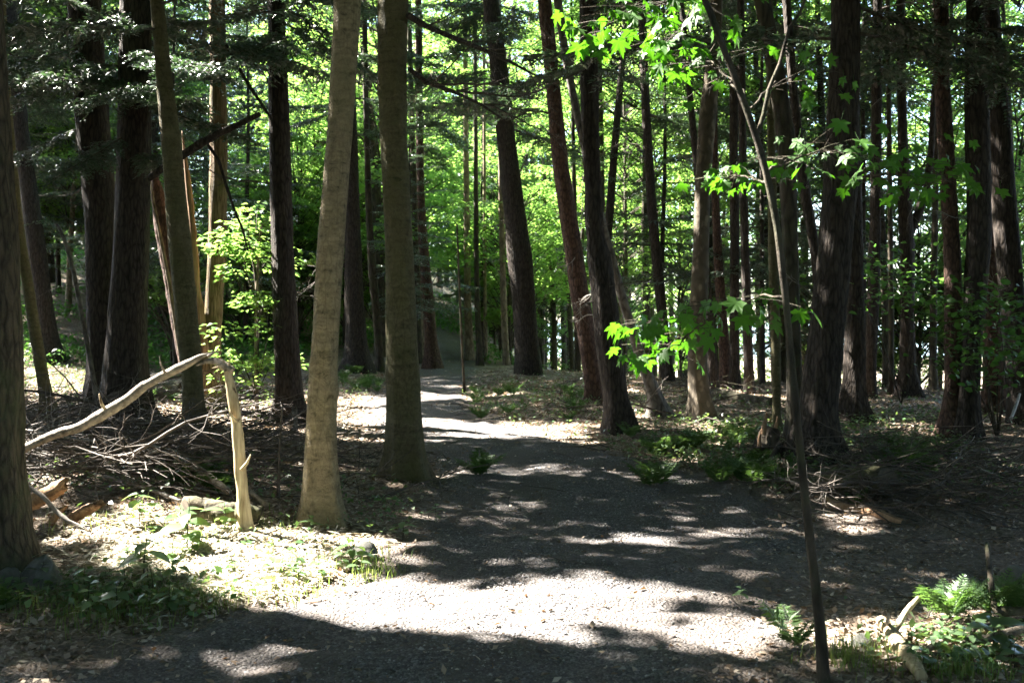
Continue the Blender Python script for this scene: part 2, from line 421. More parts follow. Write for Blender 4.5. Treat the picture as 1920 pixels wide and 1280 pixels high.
# ------------------------------------------------------------------ sunlit places seen in the photograph
LIT = [
    [(90,1010),(260,960),(470,985),(640,1000),(700,1058),(900,1086),(1120,1085),(1220,1097),(1310,1120),(1430,1155),(1380,1175),(1180,1200),(1010,1225),(900,1205),(760,1200),(560,1165),(420,1130),(300,1075),(180,1050)],
    [(1180,1090),(1300,1115),(1430,1140),(1600,1150),(1720,1180),(1600,1215),(1420,1245),(1180,1235),(1280,1180)],
    [(610,778),(740,782),(960,786),(1090,794),(1130,822),(900,818),(610,824)], [(240,1214),(520,1224),(540,1240),(260,1232)], [(620,1234),(900,1244),(900,1258),(640,1252)], [(1150,770),(1230,776),(1220,792),(1150,788)],
    [(650,740),(900,735),(900,748),(650,752)], [(690,700),(960,690),(960,704),(690,715)],
    [(40,690),(180,690),(190,750),(60,770)], [(270,765),(420,770),(530,765),(560,800),(400,800),(280,795)],
    [(825,908),(900,928),(985,950),(960,956),(860,936)], [(1010,964),(1090,967),(1110,976),(1040,980)],
    [(1230,985),(1440,990),(1440,1006),(1240,1000)], [(1010,995),(1240,1000),(1250,1022),(1020,1018)], [(1170,1062),(1350,1066),(1360,1078),(1190,1078)],
    [(1550,955),(1640,960),(1650,990),(1570,985)], [(1640,1150),(1900,1100),(1920,1190),(1800,1260),(1640,1250)],
    [(1180,832),(1300,836),(1330,866),(1200,858)], [(1330,735),(1420,745),(1400,760),(1330,752)],
    [(1280,790),(1400,800),(1430,845),(1330,850)], [(1560,850),(1660,850),(1650,872),(1570,872)], [(1640,800),(1760,812),(1740,828),(1660,818)],
    [(800,850),(960,856),(960,868),(800,864)], [(1160,880),(1260,890),(1250,900),(1170,895)],
    [(100,1000),(200,905),(60,905),(50,990)], [(1130,690),(1260,700),(1240,730),(1120,720)], [(1750,700),(1900,700),(1900,740),(1750,740)],
]
def inpoly(px, py, poly):
    c = np.zeros(px.shape, bool); n = len(poly); j = n - 1
    for i in range(n):
        (xi, yi), (xj, yj) = poly[i], poly[j]
        c ^= ((yi > py) != (yj > py)) & (px < (xj - xi) * (py - yi) / (yj - yi + 1e-9) + xi)
        j = i
    return c
TARGETS = [(ray(240, 105, 13.5), .42), (ray(330, 50, 13), .4), (ray(150, 110, 13), .5), (ray(190, 60, 13), .4), (ray(280, 150, 13), .3), (ray(210, 165, 13), .3), (ray(370, 20, 13.5), .35), (ray(60, 60, 13), .4), (ray(440, 60, 14), .3), (ray(120, 190, 13), .25), (ray(520, 40, 14), .35), (ray(1190, 55, 5.0), .55), (ray(1130, 80, 5.0), .35),
           (ray(1240, 645, 5.6), .16), (ray(1345, 335, 4.9), .14), (ray(1650, 340, 5.1), .14), (ray(395, 420, 16.2), .45), (ray(395, 250, 16.2), .45), (ray(395, 590, 16.2), .45),
           (ray(300, 480, 15.4), .35), (ray(330, 640, 15.2), .35), (ray(350, 330, 15.4), .3), (ray(440, 700, 7.6), .35), (ray(456, 850, 7.5), .33), (ray(300, 700, 7.9), .35), (ray(380, 670, 7.7), .3),
           (ray(455, 960, 7.4), .3), (ray(490, 560, 18), 1.0), (ray(470, 640, 18), .8), (ray(640, 60, 7.9), .1), *[(ray(x + 9, y, 10), .1) for x, y in ((708, 60), (710, 150), (711, 240), (714, 330), (718, 430), (722, 530), (726, 640), (728, 740))], *[(ray(x, y, 7.9), .07) for x, y in ((634, 60), (630, 120))], (ray(1160, 620, 15), .25), (ray(1150, 780, 15), .35),
           (ray(1165, 560, 15.5), .2), (ray(1310, 640, 15.5), .16), (ray(1330, 120, 16), .5), (ray(1640, 200, 16), .8), (ray(560, 620, 20), .9), (ray(1430, 800, 13), .3), (ray(610, 600, 7.9), .06), (ray(200, 470, 14.8), .12)]
def sun_hole(P):
    """True where foliage would stand between the sun and a spot that is sunlit in the photograph"""
    G = P.copy(); k = P[:, 2]
    gx, gy = P[:, 0] - SX * k, P[:, 1] - SY * k
    ok = gy > 2.2
    gy_ = np.maximum(gy, 2.2)
    px = 960 + gx / gy_ * F; py = HOR + CZ / gy_ * F
    wx = 20 * fbm(gx * 1.6, gy * 1.6, 1, 3); wy = 8 * fbm(gx * 1.6, gy * 1.6, 8, 3)
    hole = np.zeros(len(P), bool)
    broken = (fbm(gx * .8 + 4, gy * 2.6, 51, 3) > .66) & (px > 640) & (py > 1000)
    for i, poly in enumerate(LIT): hole |= inpoly(px + wx, py + wy, poly) & ~(broken & (i < 2))
    hole &= ok
    hole |= fbm(gx * 1.5, gy * 1.9, 13, 3) > .74
    hole |= (fbm(gx * .8, gy * .8, 23, 2) > .42) & (gy > 18)
    for c, r in TARGETS:
        d = P - np.array(c); t = d @ np.array(SUN)
        q = np.linalg.norm(d - t[:, None] * np.array(SUN), axis=1)
        hole |= (q < r) & (t > -.1)
    return hole

# ------------------------------------------------------------------ trunks
TREES = []      # (empty, x, y) for sharing out the crowns overhead
def trunk_mesh(name, prof, Y0, mat, base, top=15.0, amp=.012, flare=.5, lean=0.0, seed=0, toe=True, frq=9.0):
    """prof: (px, py, width px) from the base upwards"""
    pts = []
    for (x, y, wd) in prof:
        z = CZ - (y - HOR) / F * Y0
        pts.append(((x - 960) / F * Y0, z, wd / 2 / F * Y0))
    pts.sort(key=lambda p: p[1])
    x0, z0, r0 = pts[0]
    if top and pts[-1][1] < top:
        (xa, za, ra), (xb, zb, rb) = pts[-2], pts[-1]
        sl_ = np.clip((xb - xa) / max(.3, zb - za), -.3, .3)
        pts.append((xb + sl_ * (top - zb) * .8, top, max(.03, rb * (1 - .05 * (top - zb)))))
    P = np.array(pts)
    near = Y0 < 12.5
    st = .06 if near else (.12 if Y0 < 20 else .35)
    zlo = min(z0, base.z)
    zvis = CZ + (HOR + 120) / F * Y0
    zz = np.concatenate([np.arange(zlo - .25, min(P[-1, 1], zvis), st), np.arange(min(P[-1, 1], zvis), P[-1, 1] + .01, .8)])
    xx = np.interp(zz, P[:, 1], P[:, 0]); rr = np.interp(zz, P[:, 1], P[:, 2])
    kk = max(1, int(.5 / st)); ker = np.hanning(2*kk + 3)[1:-1]; ker /= ker.sum()
    def smooth(a):
        ap = np.concatenate([2*a[0] - a[kk:0:-1], a, 2*a[-1] - a[-2:-kk-2:-1]]) if len(a) > kk + 2 else a
        return np.convolve(ap, ker, 'valid') if len(ap) > len(a) else a
    xx = smooth(xx)
    k = 44 if near else (28 if Y0 < 20 else 14)
    th = np.arange(k) * 2 * PI / k
    Zg, Tg = np.meshgrid(zz, th, indexing='ij')
    R = np.broadcast_to(rr[:, None], Zg.shape).copy()
    ca, sa = np.cos(Tg), np.sin(Tg)
    rn = fbm(ca * rr[:, None] * frq + seed * 3.1, sa * rr[:, None] * frq, Zg * frq * .16, 3)
    R += amp * (1 - 2 * np.abs(rn)) + .06 * rr[:, None] * fbm(ca * 1.2 + seed, sa * 1.2, Zg * .9, 2)
    if near and r0 > .09:
        rk = np.random.default_rng(seed + 500)
        for q in range(9):
            t0, z0_, s0 = rk.uniform(-PI, 0), rk.uniform(.3, 4.8), rk.uniform(.025, .06)
            dt = (Tg - t0 + PI) % (2 * PI) - PI
            e2 = (dt * rr[:, None] / s0) ** 2 + ((Zg - z0_) / (s0 * 1.3)) ** 2
            R += s0 * .5 * np.exp(-e2) - s0 * .35 * np.exp(-e2 * 5)
    if toe:
        hh = Zg - zlo
        nl = 4 + seed % 3
        R += flare * rr[:, None] * np.exp(-np.maximum(hh, 0) / (.10 + 1.0 * r0)) * (.45 + .75 * np.maximum(0, np.cos(nl * Tg + seed + .8 * np.sin(Tg * 2 + seed)))) * .9
    V = np.stack([xx[:, None] + R * ca, Y0 + lean * (Zg - zlo) + R * sa, Zg], -1)
    n = len(zz)
    i, j = np.meshgrid(np.arange(n - 1), np.arange(k), indexing='ij')
    q = np.stack([i*k + j, i*k + (j+1) % k, (i+1)*k + (j+1) % k, (i+1)*k + j], -1).reshape(-1, 4)
    mb = MB().add(V, q, (np.arange(k) + (n-1)*k)[None])
    axis = lambda z: Vector((float(np.interp(z, zz, xx)), Y0 + lean * (z - zlo), z))
    radius = lambda z: float(np.interp(z, zz, rr))
    return mb, axis, radius, P[-1, 1]

# ---- libraries of branch meshes (shared by all trees)
def curve(p0, d, L, n, bend, droop, r):
    p = np.array(p0, float); d = np.array(d, float) / np.linalg.norm(d); out = [p.copy()]
    for i in range(n):
        d = d + r.normal(size=3) * bend; d[2] -= droop; d /= np.linalg.norm(d)
        p = p + d * L / n; out.append(p.copy())
    return np.array(out)
def dead_branch_mesh(seed, L=1.8, r0=.018, mat='twig', ntw=9, bend=.16, sub=True, droop=.02):
    r = np.random.default_rng(seed); mb = MB()
    c = curve((0, 0, 0), (1, 0, .12), L, 10, bend, droop, r)
    mb.add(*tube(c, np.linspace(r0, r0 * .25, 11), 5))
    for t in range(ntw):
        f = r.uniform(.2, .97); i = int(f * 10); q = c[i]
        dr = c[min(i + 1, 10)] - c[max(i - 1, 0)]; dr /= np.linalg.norm(dr)
        v = nrm(dr * .8 + r.normal(size=3) * .75)
        l2 = L * r.uniform(.15, .45) * (1.1 - f * .6)
        c2 = curve(q, v, l2, 5, .2, .03, r); rb = r0 * (1 - .7 * f) * .55
        mb.add(*tube(c2, np.linspace(rb, rb * .3, 6), 4))
        if sub:
            for s in range(2):
                c3 = curve(c2[r.integers(1, 5)], nrm(c2[-1] - c2[0]) + r.normal(size=3) * .7, l2 * r.uniform(.3, .6), 3, .2, .02, r)
                mb.add(*tube(c3, np.linspace(rb * .5, rb * .2, 4), 3))
    return mb.mesh('dead_branch', M[mat], True)
DEAD = [dead_branch_mesh(s, L, r, 'twig', n) for s, L, r, n in ((1,1.5,.016,9),(2,2.1,.02,12),(3,1.1,.012,7),(4,1.8,.017,10),(5,2.6,.024,14))]
DEADP = [dead_branch_mesh(s, L, r, 'twig_pale', n, .22) for s, L, r, n in ((6,1.3,.013,6),(7,1.8,.016,8),(8,.9,.010,5))]

def hemlock_branch(seed, L=2.2, sp_=.065, tsp=.04):
    r = np.random.default_rng(seed); wd = MB(); nd_ = MB()
    n = 12
    c = curve((0, 0, 0), (1, 0, .10), L, n, .05, .022, r)
    wd.add(*tube(c, np.linspace(.018, .003, n + 1), 5))
    s = .18; side = 1; C_, N_, D_, L_ = [], [], [], []
    while s < L:
        f = s / L; i = min(int(f * n), n - 1); q = c[i] + (c[i+1] - c[i]) * (f * n - i)
        ax = nrm(c[i+1] - c[i])
        lat = nrm(np.cross([0, 0, 1], ax)) * side
        d = nrm(ax * r.uniform(.5, .8) + lat + np.array([0, 0, r.normal() * .15 - .08]))
        l2 = (.14 + .52 * min(1, (1.03 - f) * 2.0) * min(1, .35 + f * 2)) * r.uniform(.6, 1.1)
        c2 = curve(q, d, l2, 4, .06, .06, r)
        wd.add(*tube(c2, np.linspace(.004, .0012, 5), 3))
        m = max(3, int(l2 / tsp))
        for j in range(m):
            g = (j + .4) / m; k = min(int(g * 4), 3); p = c2[k] + (c2[k+1] - c2[k]) * (g * 4 - k)
            a2 = nrm(c2[k+1] - c2[k]); lt = nrm(np.cross([0, 0, 1], a2))
            for sd in (-1, 1):
                C_.append(p); D_.append(a2 * .75 + lt * sd + np.array([0, 0, r.normal() * .2 - .1])); N_.append(np.array([0, 0, 1.]) + r.normal(size=3) * .42); L_.append((.055 + .06 * (1 - g)) * r.uniform(.7, 1.2))
        C_.append(c2[-1]); D_.append(c2[-1] - c2[-2]); N_.append(np.array([0, 0, 1.])); L_.append(.07)
        s += sp_ * r.uniform(.6, 1.3) * .5; side = -side
    L_ = np.array(L_)
    nd_.add(*leafquads(np.array(C_), nrm(np.array(N_)), nrm(np.array(D_)), L_, .024 + L_ * .1, .1, .15))
    return wd, nd_
HEM = []
for sd, L in ((21, 2.2), (22, 2.8), (23, 1.7), (24, 2.5)):
    a, b = hemlock_branch(sd, L)
    HEM.append((a.mesh('branch', M['twig'], True), b.mesh('needles', M['hemlock'])))
def add_hemlock_branch(root, p, az, sc=1.0, tilt=-.05, v=None):
    i = random.randrange(4) if v is None else v
    o = link('branch', HEM[i][0], root, loc=p - root.location, rot=(random.uniform(-.25, .25), -tilt, az), sc=sc)
    link('needles', HEM[i][1], o)
    return o
def add_dead(root, p, az, sc=1.0, lib=None, tilt=0.0):
    return link('dead_branch', random.choice(lib or DEAD), root, loc=p - root.location, rot=(random.uniform(0, 6.3), -tilt, az), sc=sc)

# type, name, label, base px, profile from the base up, options
TR = [
 ('left','maple_tree','stout rough-barked tree at the left edge with stones at its foot',(-35,1085),[(-28,1085,205),(-26,1000,150),(-28,850,128),(-34,480,118),(-42,200,98),(-50,0,88)],dict(flare=.05,amp=.022)),
 ('mos','maple_tree','slim mossy curved tree beside the stout left edge trunk',(95,776),[(95,776,26),(86,740,22),(72,660,21),(56,560,20),(40,460,18),(28,360,17),(14,200,15),(4,0,13)],dict(flare=.6)),
 ('hem','hemlock_tree','bluish dark trunk on the hillside behind the slim mossy tree',(96,678),[(97,678,40),(86,610,34),(72,500,32),(56,375,31),(40,270,30),(24,110,28),(14,0,26)],dict(dead=3,hb=3)),
 ('hem','hemlock_tree','big dark hemlock, left one of the touching pair behind the brush',(206,790),[(208,790,84),(200,700,66),(194,560,60),(190,440,58),(180,320,57),(166,160,58),(154,0,58)],dict(dead=4,hb=1,zmin=4.6,hx=[(50,-2.6,1.1),(95,-1.9,1.1),(120,-1.0,1.0),(165,-2.3,.9),(20,-1.5,1.2),(240,-2.8,.8)])),
 ('hem','hemlock_tree','massive dark hemlock, right one of the touching pair behind the brush',(232,806),[(231,806,98),(234,770,78),(237,630,67),(246,480,61),(250,320,59),(253,150,57),(255,0,54)],dict(dead=3,hb=1,zmin=4.6,hx=[(30,-1.9,1.1),(100,-.9,1.0),(130,-2.3,1.1),(160,-1.5,.9),(190,-.4,.9),(60,-.1,1.2),(260,-2.0,.7),(290,-.9,.6)])),
 ('mos','beech_tree','mossy leaning tree in front of the split reddish snag',(368,836),[(368,836,44),(364,780,38),(361,700,37),(350,600,40),(336,450,40),(320,260,35),(308,150,29),(300,60,26),(294,0,25)],dict(hb=3,zmin=5.2)),
 ('ced','cedar_tree','warm brown tree with sunlit left edge beside the split snag',(402,768),[(404,768,56),(398,730,42),(395,665,33),(402,571,30),(408,480,31),(411,300,30),(410,94,28),(408,0,26)],dict(flare=.7,hb=3,zmin=5.6)),
 ('hem','hemlock_tree','straight black hemlock left of the tan trunk',(547,792),[(546,792,60),(541,740,48),(539,700,46),(531,520,40),(528,450,38),(523,262,37),(517,67,31),(515,0,29)],dict(dead=7,hb=2,zmin=5.6,flare=.6,hx=[(20,-2.7,1.0),(60,-1.4,1.0),(95,-2.2,.8),(40,-.3,1.1),(10,-.8,1.2)])),
 ('bir','birch_tree','tall tan trunk beside the path, palest of the near trees',(602,976),[(604,978,74),(602,930,64),(601,815,56),(605,720,52),(610,627,49),(615,540,48),(621,440,47),(635,270,46),(645,130,47),(652,0,48)],dict(flare=.8,amp=.006)),
 ('mos','birch_tree','olive mossy trunk standing at the path edge right of the tan one',(762,898),[(764,898,68),(760,850,62),(758,760,61),(754,665,57),(748,440,50),(744,375,50),(738,250,49),(735,120,52),(737,0,55)],dict(flare=.75,amp=.008)),
 ('hem','hemlock_tree','broad dark trunk seen between the tan and olive trunks',(668,699),[(670,699,44),(667,640,38),(664,550,34),(661,450,30),(656,300,28),(650,100,24),(648,0,22)],dict(dead=3,hb=3)),
 ('far','hemlock_tree','slender dark trunk close left of the olive trunk',(713,696),[(713,696,14),(706,590,16),(697,500,15),(691,400,12),(688,300,11),(684,150,10),(682,0,9)],dict(dead=4)),
 ('pin','pine_tree','straight reddish brown trunk just right of the olive trunk',(811,692),[(812,692,27),(808,640,23),(804,580,21),(797,500,19),(791,420,16),(788,330,13),(786,180,12),(785,0,11)],dict(dead=4,hb=3)),
 ('far','hemlock_tree','thin dark stem rising close behind the olive trunk',(786,682),[(786,682,12),(782,560,12),(777,400,11),(771,200,10),(766,0,9)],dict(dead=3)),
 ('hem','hemlock_tree','thick dark hemlock bristling with dead twigs right of the bright clearing',(990,701),[(992,701,48),(986,640,44),(982,565,43),(975,477,46),(964,394,41),(949,262,34),(934,112,32),(920,0,31)],dict(dead=14,hb=4,flare=.4)),
 ('tan','maple_tree','slim pale trunk close behind the twig covered hemlock',(1012,690),[(1012,690,15),(1008,600,14),(1005,477,13),(1001,380,12),(998,240,11),(996,0,10)],dict()),
 ('far','maple_tree','thin trunk second right of the twig covered hemlock',(1035,682),[(1036,682,9),(1034,560,9),(1031,440,8),(1026,250,8),(1020,0,7)],dict()),
 ('far','maple_tree','thin straight trunk left of the long reddish pine',(1058,692),[(1058,692,11),(1056,560,10),(1053,440,9),(1048,250,8),(1042,0,8)],dict()),
 ('pin','pine_tree','long reddish pine leaning left with bare lower trunk',(1116,756),[(1120,756,32),(1110,700,32),(1099,627,33),(1085,540,33),(1077,477,33),(1066,412,32),(1050,300,28),(1043,225,26),(1032,112,25),(1021,0,25)],dict(dead=8,hb=3)),
 ('gry','maple_tree','slender grey trunk leaning strongly behind the dark leaning hemlock',(1240,782),[(1242,782,32),(1228,740,25),(1206,684,22),(1175,590,18),(1150,500,16),(1128,420,15),(1100,300,14),(1078,200,14),(1058,100,14),(1044,0,15)],dict(dead=6)),
 ('hem','hemlock_tree','dark leaning hemlock with sunlit left foot at the path bend',(1166,808),[(1166,808,60),(1154,745,43),(1140,627,48),(1124,477,41),(1115,450,32),(1107,262,31),(1103,90,30),(1103,0,30)],dict(dead=8,hb=2,flare=.5)),
 ('pin','pine_tree','straight reddish trunk behind the leaning grey stem',(1172,702),[(1174,702,28),(1172,600,24),(1171,515,23),(1171,450,22),(1175,225,23),(1174,105,20),(1173,0,18)],dict(dead=6,hb=3)),
 ('hem','hemlock_tree','dark trunk right of the straight reddish one, bowed slightly',(1252,716),[(1254,716,20),(1246,640,19),(1236,540,19),(1229,469,18),(1221,380,17),(1213,260,16),(1206,112,15),(1202,0,14)],dict(dead=6,hb=2)),
 ('far','hemlock_tree','narrow dark trunk tucked beside the bowed dark one',(1220,668),[(1221,668,14),(1212,580,15),(1203,480,14),(1196,380,12),(1192,260,11),(1190,0,9)],dict(dead=3)),
 ('far','maple_tree','thin straight stem between the bowed trunk and the peeling trunk',(1262,694),[(1262,694,9),(1258,560,9),(1256,440,8),(1254,250,7),(1253,0,7)],dict()),
 ('hem','hemlock_tree','dark trunk half hidden left of the peeling trunk',(1288,708),[(1290,708,24),(1289,600,22),(1288,480,19),(1286,300,20),(1284,112,20),(1282,0,18)],dict(dead=5,hb=2)),
 ('syc','sycamore_tree','pale peeling trunk with brown patches right of the path',(1316,788),[(1317,788,48),(1309,740,37),(1307,627,34),(1311,540,32),(1314,477,30),(1316,375,28),(1324,225,31),(1333,150,28),(1340,60,22),(1343,0,20)],dict(flare=.5,amp=.006)),
 ('pin','pine_tree','reddish trunk just right of the peeling one, near the lake',(1362,728),[(1362,728,20),(1358,640,20),(1350,540,18),(1344,440,15),(1340,300,13),(1338,0,11)],dict(dead=3)),
 ('hem','hemlock_tree','upright dark trunk, left one of two against the pale lake',(1377,730),[(1378,730,18),(1377,640,17),(1377,440,17),(1375,250,16),(1374,0,14)],dict(dead=3)),
 ('hem','hemlock_tree','upright dark trunk, right one of two against the pale lake',(1406,738),[(1406,738,18),(1402,640,17),(1399,540,16),(1396,440,15),(1392,250,14),(1389,0,13)],dict(dead=3)),
 ('mos','maple_tree','thin mossy pole growing from the splintered stump',(1456,815),[(1457,815,15),(1456,700,15),(1453,600,17),(1450,480,19),(1448,380,16),(1445,200,14),(1443,0,12)],dict()),
 ('far','maple_tree','slim brown tree close behind the bending maple sapling',(1494,836),[(1492,836,34),(1490,740,28),(1487,627,26),(1484,520,27),(1480,400,30),(1470,225,32),(1446,90,30),(1428,0,30)],dict()),
 ('hem','hemlock_tree','huge dark trunk right of the bending sapling, thickest on this side',(1528,862),[(1526,862,92),(1532,777,64),(1542,700,62),(1550,627,61),(1564,480,60),(1577,330,59),(1584,150,52),(1586,0,50)],dict(dead=2,hb=3,zmin=4.6,flare=.5)),
 ('hem','hemlock_tree','shaded trunk with split foot close behind the huge dark one',(1598,790),[(1598,790,52),(1602,730,38),(1604,640,34),(1603,440,31),(1600,250,28),(1598,0,25)],dict(dead=4)),
 ('hem','hemlock_tree','narrow trunk leaning left behind the huge dark one',(1560,770),[(1558,770,24),(1545,640,22),(1530,480,18),(1516,400,18),(1506,340,18),(1490,200,16),(1474,0,14)],dict(dead=2)),
 ('hem','hemlock_tree','dark trunk on the lake bank nearest the huge trunk',(1630,745),[(1630,745,22),(1632,680,20),(1638,560,20),(1641,440,19),(1644,250,18),(1647,0,16)],dict(dead=4)),
 ('far','maple_tree','thin lakeside stem left of the forked black tree',(1671,740),[(1671,740,10),(1671,600,10),(1670,440,9),(1668,250,9),(1666,0,8)],dict()),
 ('hem','cherry_tree','black forked tree on the lake bank, its right limb sweeping outward',(1704,744),[(1706,744,36),(1701,690,26),(1700,627,23),(1700,480,25),(1696,420,24),(1692,340,20),(1689,260,16),(1686,100,14),(1684,0,13)],dict(fork=[(1703,440,20),(1722,400,17),(1738,350,14),(1746,281,12),(1750,180,9),(1760,60,7)])),
 ('pin','pine_tree','brownish trunk joined at the foot with its thicker right neighbour',(1782,818),[(1782,818,44),(1786,740,29),(1787,600,27),(1786,480,27),(1784,450,26),(1773,262,26),(1766,170,25),(1764,0,25)],dict(dead=5,hb=2,flare=.4)),
 ('hem','hemlock_tree','thick dark trunk joined at the foot with the brownish one',(1815,822),[(1813,822,46),(1818,740,32),(1824,627,34),(1833,480,40),(1836,450,42),(1832,225,40),(1828,0,30)],dict(dead=4,hb=2,flare=.4)),
 ('pin','pine_tree','reddish trunk half hidden behind the thick dark joined trunk',(1864,772),[(1864,772,36),(1863,700,32),(1860,600,31),(1858,440,30),(1855,250,28),(1853,0,26)],dict(dead=3)),
 ('hem','hemlock_tree','black trunk slanting down to the right edge of the shrubs',(1916,795),[(1918,795,48),(1910,700,40),(1906,627,38),(1897,520,41),(1890,450,41),(1875,225,40),(1862,80,36),(1856,0,36)],dict(dead=4,hb=3,flare=.4)),
 ('hem','hemlock_tree','dark trunk cut by the right edge beyond the leafy shrub',(1962,800),[(1962,800,56),(1956,600,42),(1950,400,38),(1944,200,36),(1940,0,34)],dict(dead=3)),
 ('tan','maple_tree','lit tan trunk beyond the path, widest of the far pale group',(880,684),[(880,684,17),(878,600,14),(876,500,12),(874,300,10),(872,0,8)],dict(Y=36)),
 ('far','maple_tree','brown trunk beside the widest far pale trunk',(899,690),[(900,690,13),(898,640,12),(895,570,10),(893,480,9),(890,0,7)],dict(Y=34)),
 ('tan','maple_tree','thin pale stem right of the brown far trunk',(912,684),[(912,684,7),(910,600,7),(909,500,6),(907,0,5)],dict(Y=36)),
 ('tan','maple_tree','half lit pale trunk left of the twig covered hemlock',(949,690),[(950,690,13),(947,640,13),(944,560,12),(940,400,10),(936,0,8)],dict(Y=34)),
 ('tan','maple_tree','pale ribbed trunk seen behind the reddish trunk by the path',(790,684),[(791,684,15),(789,600,14),(787,500,12),(784,0,9)],dict(Y=34)),
 ('far','maple_tree','small thin sapling standing alone at the path edge',(871,738),[(872,738,6),(868,690,5),(864,600,4),(860,500,4),(857,420,3)],dict(top=None,flare=.2)),
 ('gry','maple_tree','thin bare pole leaning across the paired dark hemlocks',(187,800),[(187,800,9),(178,720,9),(160,620,8),(140,510,8),(124,440,7),(108,420,6)],dict(top=None,flare=.1)),
 ('tan','maple_tree','sunlit thin stem of the bright leafy sapling left of the black hemlock',(481,782),[(482,782,8),(481,690,7),(481,600,6),(484,500,5),(492,420,4)],dict(top=None,flare=.2,sap=True)),
 ('twig','maple_tree','thin leafless stem rising from the brush right of the broken arch',(521,938),[(521,938,7),(524,880,5),(523,830,4),(530,760,3)],dict(top=None,flare=.1)),
]
i_seed = 0
for (ty, nm, lab, (bx, by), prof, o) in TR:
    i_seed += 1
    b = at(bx, by, o.get('Y'))
    if o.get('Y'): b = at(bx, by, o['Y'])
    root = thing(nm, lab, 'sapling' if o.get('top', 15) is None else 'tree', b)
    big = prof[0][2] / F * b.y
    mb, axis, rad, ztop = trunk_mesh('trunk', prof, b.y, M[ty], b, top=o.get('top', 13.5 + (i_seed % 4)), amp=o.get('amp', .016 if ty in ('hem', 'pin', 'ced', 'left') else .007) * min(1, big / .35),
                       flare=o.get('flare', .75) * 1.15, seed=i_seed, lean=0 if b.y < 14 else random.uniform(-.02, .02))
    mb.build('trunk', M[ty], root, True, off=b)
    if o.get('top', 15) is not None: TREES.append((root, axis(9.0).x, b.y))
    zvis = CZ + (HOR + 60) / F * b.y
    for k in range(o.get('dead', 0)):
        z = random.uniform(max(b.z + 1.6, CZ - .2), min(zvis, ztop - .5))
        az = random.uniform(0, 2 * PI)
        p = axis(z) + Vector((math.cos(az), math.sin(az), 0)) * rad(z) * .8
        add_dead(root, p, az, random.uniform(.5, 1.0) * (1.0 if b.y > 18 else .75), DEADP if random.random() < .35 else DEAD, random.uniform(-.35, .3))
    for k in range(int(o.get('hb', 0) * 1.4) + (1 if ty == 'hem' and o.get('top', 15) else 0)):
        zm = o.get('zmin', 5.0 + .12 * (b.y - 15))
        z = random.uniform(zm, max(zm + 1.5, min(zvis + .6, ztop)))
        az = random.uniform(-PI, .15 * PI) if b.y < 20 else random.uniform(0, 2 * PI)
        p = axis(z) + Vector((math.cos(az), math.sin(az), 0)) * rad(z) * .8
        add_hemlock_branch(root, p, az, random.uniform(.85, 1.25) * (1 if b.y < 20 else 1.25), random.uniform(-.22, .1))
    if ty in ('hem', 'pin') and b.y > 19:
        for k in range(4 if bx < 1120 else 1):
            z = random.uniform(CZ + .62 * HOR / F * b.y, CZ + 1.1 * HOR / F * b.y); az = random.uniform(0, 2 * PI)
            if z < ztop: add_hemlock_branch(root, axis(z) + Vector((math.cos(az), math.sin(az), 0)) * rad(z) * .8, az, random.uniform(1.0, 1.7), random.uniform(-.25, .1))
    for (py, az, sc) in o.get('hx', ()):
        z = CZ - (py - HOR) / F * b.y
        add_hemlock_branch(root, axis(z) + Vector((math.cos(az), math.sin(az), 0)) * rad(z) * .8, az, sc, random.uniform(-.5, -.12))
    if 'fork' in o:
        pts = np.array([ray(x, y, b.y) for x, y, _ in o['fork']]); rr = np.array([wd / 2 / F * b.y for *_, wd in o['fork']])
        MB().add(*tube(pts, rr, 9)).build('limb', M[ty], root, True, off=b)
    if o.get('sap'): SAP = (root, b)

# ------------------------------------------------------------------ unseen overhead foliage: gaps cut along sun rays to shape the light, shared out as crowns
def overhead(n, x0, x1, y0, y1, zlo, zspan, L=.25):
    gx, gy = rng.uniform(x0, x1, n), rng.uniform(y0, y1, n)
    k = np.maximum(zlo, (.345 * np.maximum(gy, 0) + 3.0) / (1 - .345 * SY)) + rng.uniform(0, zspan, n)
    P = np.stack([gx + SX * k, gy + SY * k, k], -1)
    P = P[(~sun_hole(P)) & (rng.uniform(size=n) < sstep(31, 23, gy + .35 * np.maximum(0, gx - 4)))]
    n = len(P)
    return P, rdir(n, 1.6), rdir(n), rng.uniform(.7, 1.3, n) * L * np.where(P[:, 1] - SY * P[:, 2] < 12.5, 1.13, 1.02)
P, N_, D_, L_ = overhead(420000, -24, 30, -12, 34, 8.5, 5.5, .28)
tx = np.array([t[1] for t in TREES]); ty_ = np.array([t[2] for t in TREES])
own = np.full(len(P), -1)
dd = np.hypot(P[:, None, 0] - tx[None], P[:, None, 1] - ty_[None])
own = np.where(dd.min(1) < 4.5, dd.argmin(1), -1)
for k, (root, _, _) in enumerate(TREES):
    m = own == k
    if m.sum() > 40:
        MB().add(*leafquads(P[m], N_[m], D_[m], L_[m], L_[m] * .62)).build('crown', M['canopy'], root, off=root.location)
m = own == -1
MB().add(*leafquads(P[m], N_[m], D_[m], L_[m], L_[m] * .62)).build('shade_canopy', M['canopy'], kind='stuff')  # remaining shade leaves, out of view, with the same sun gaps
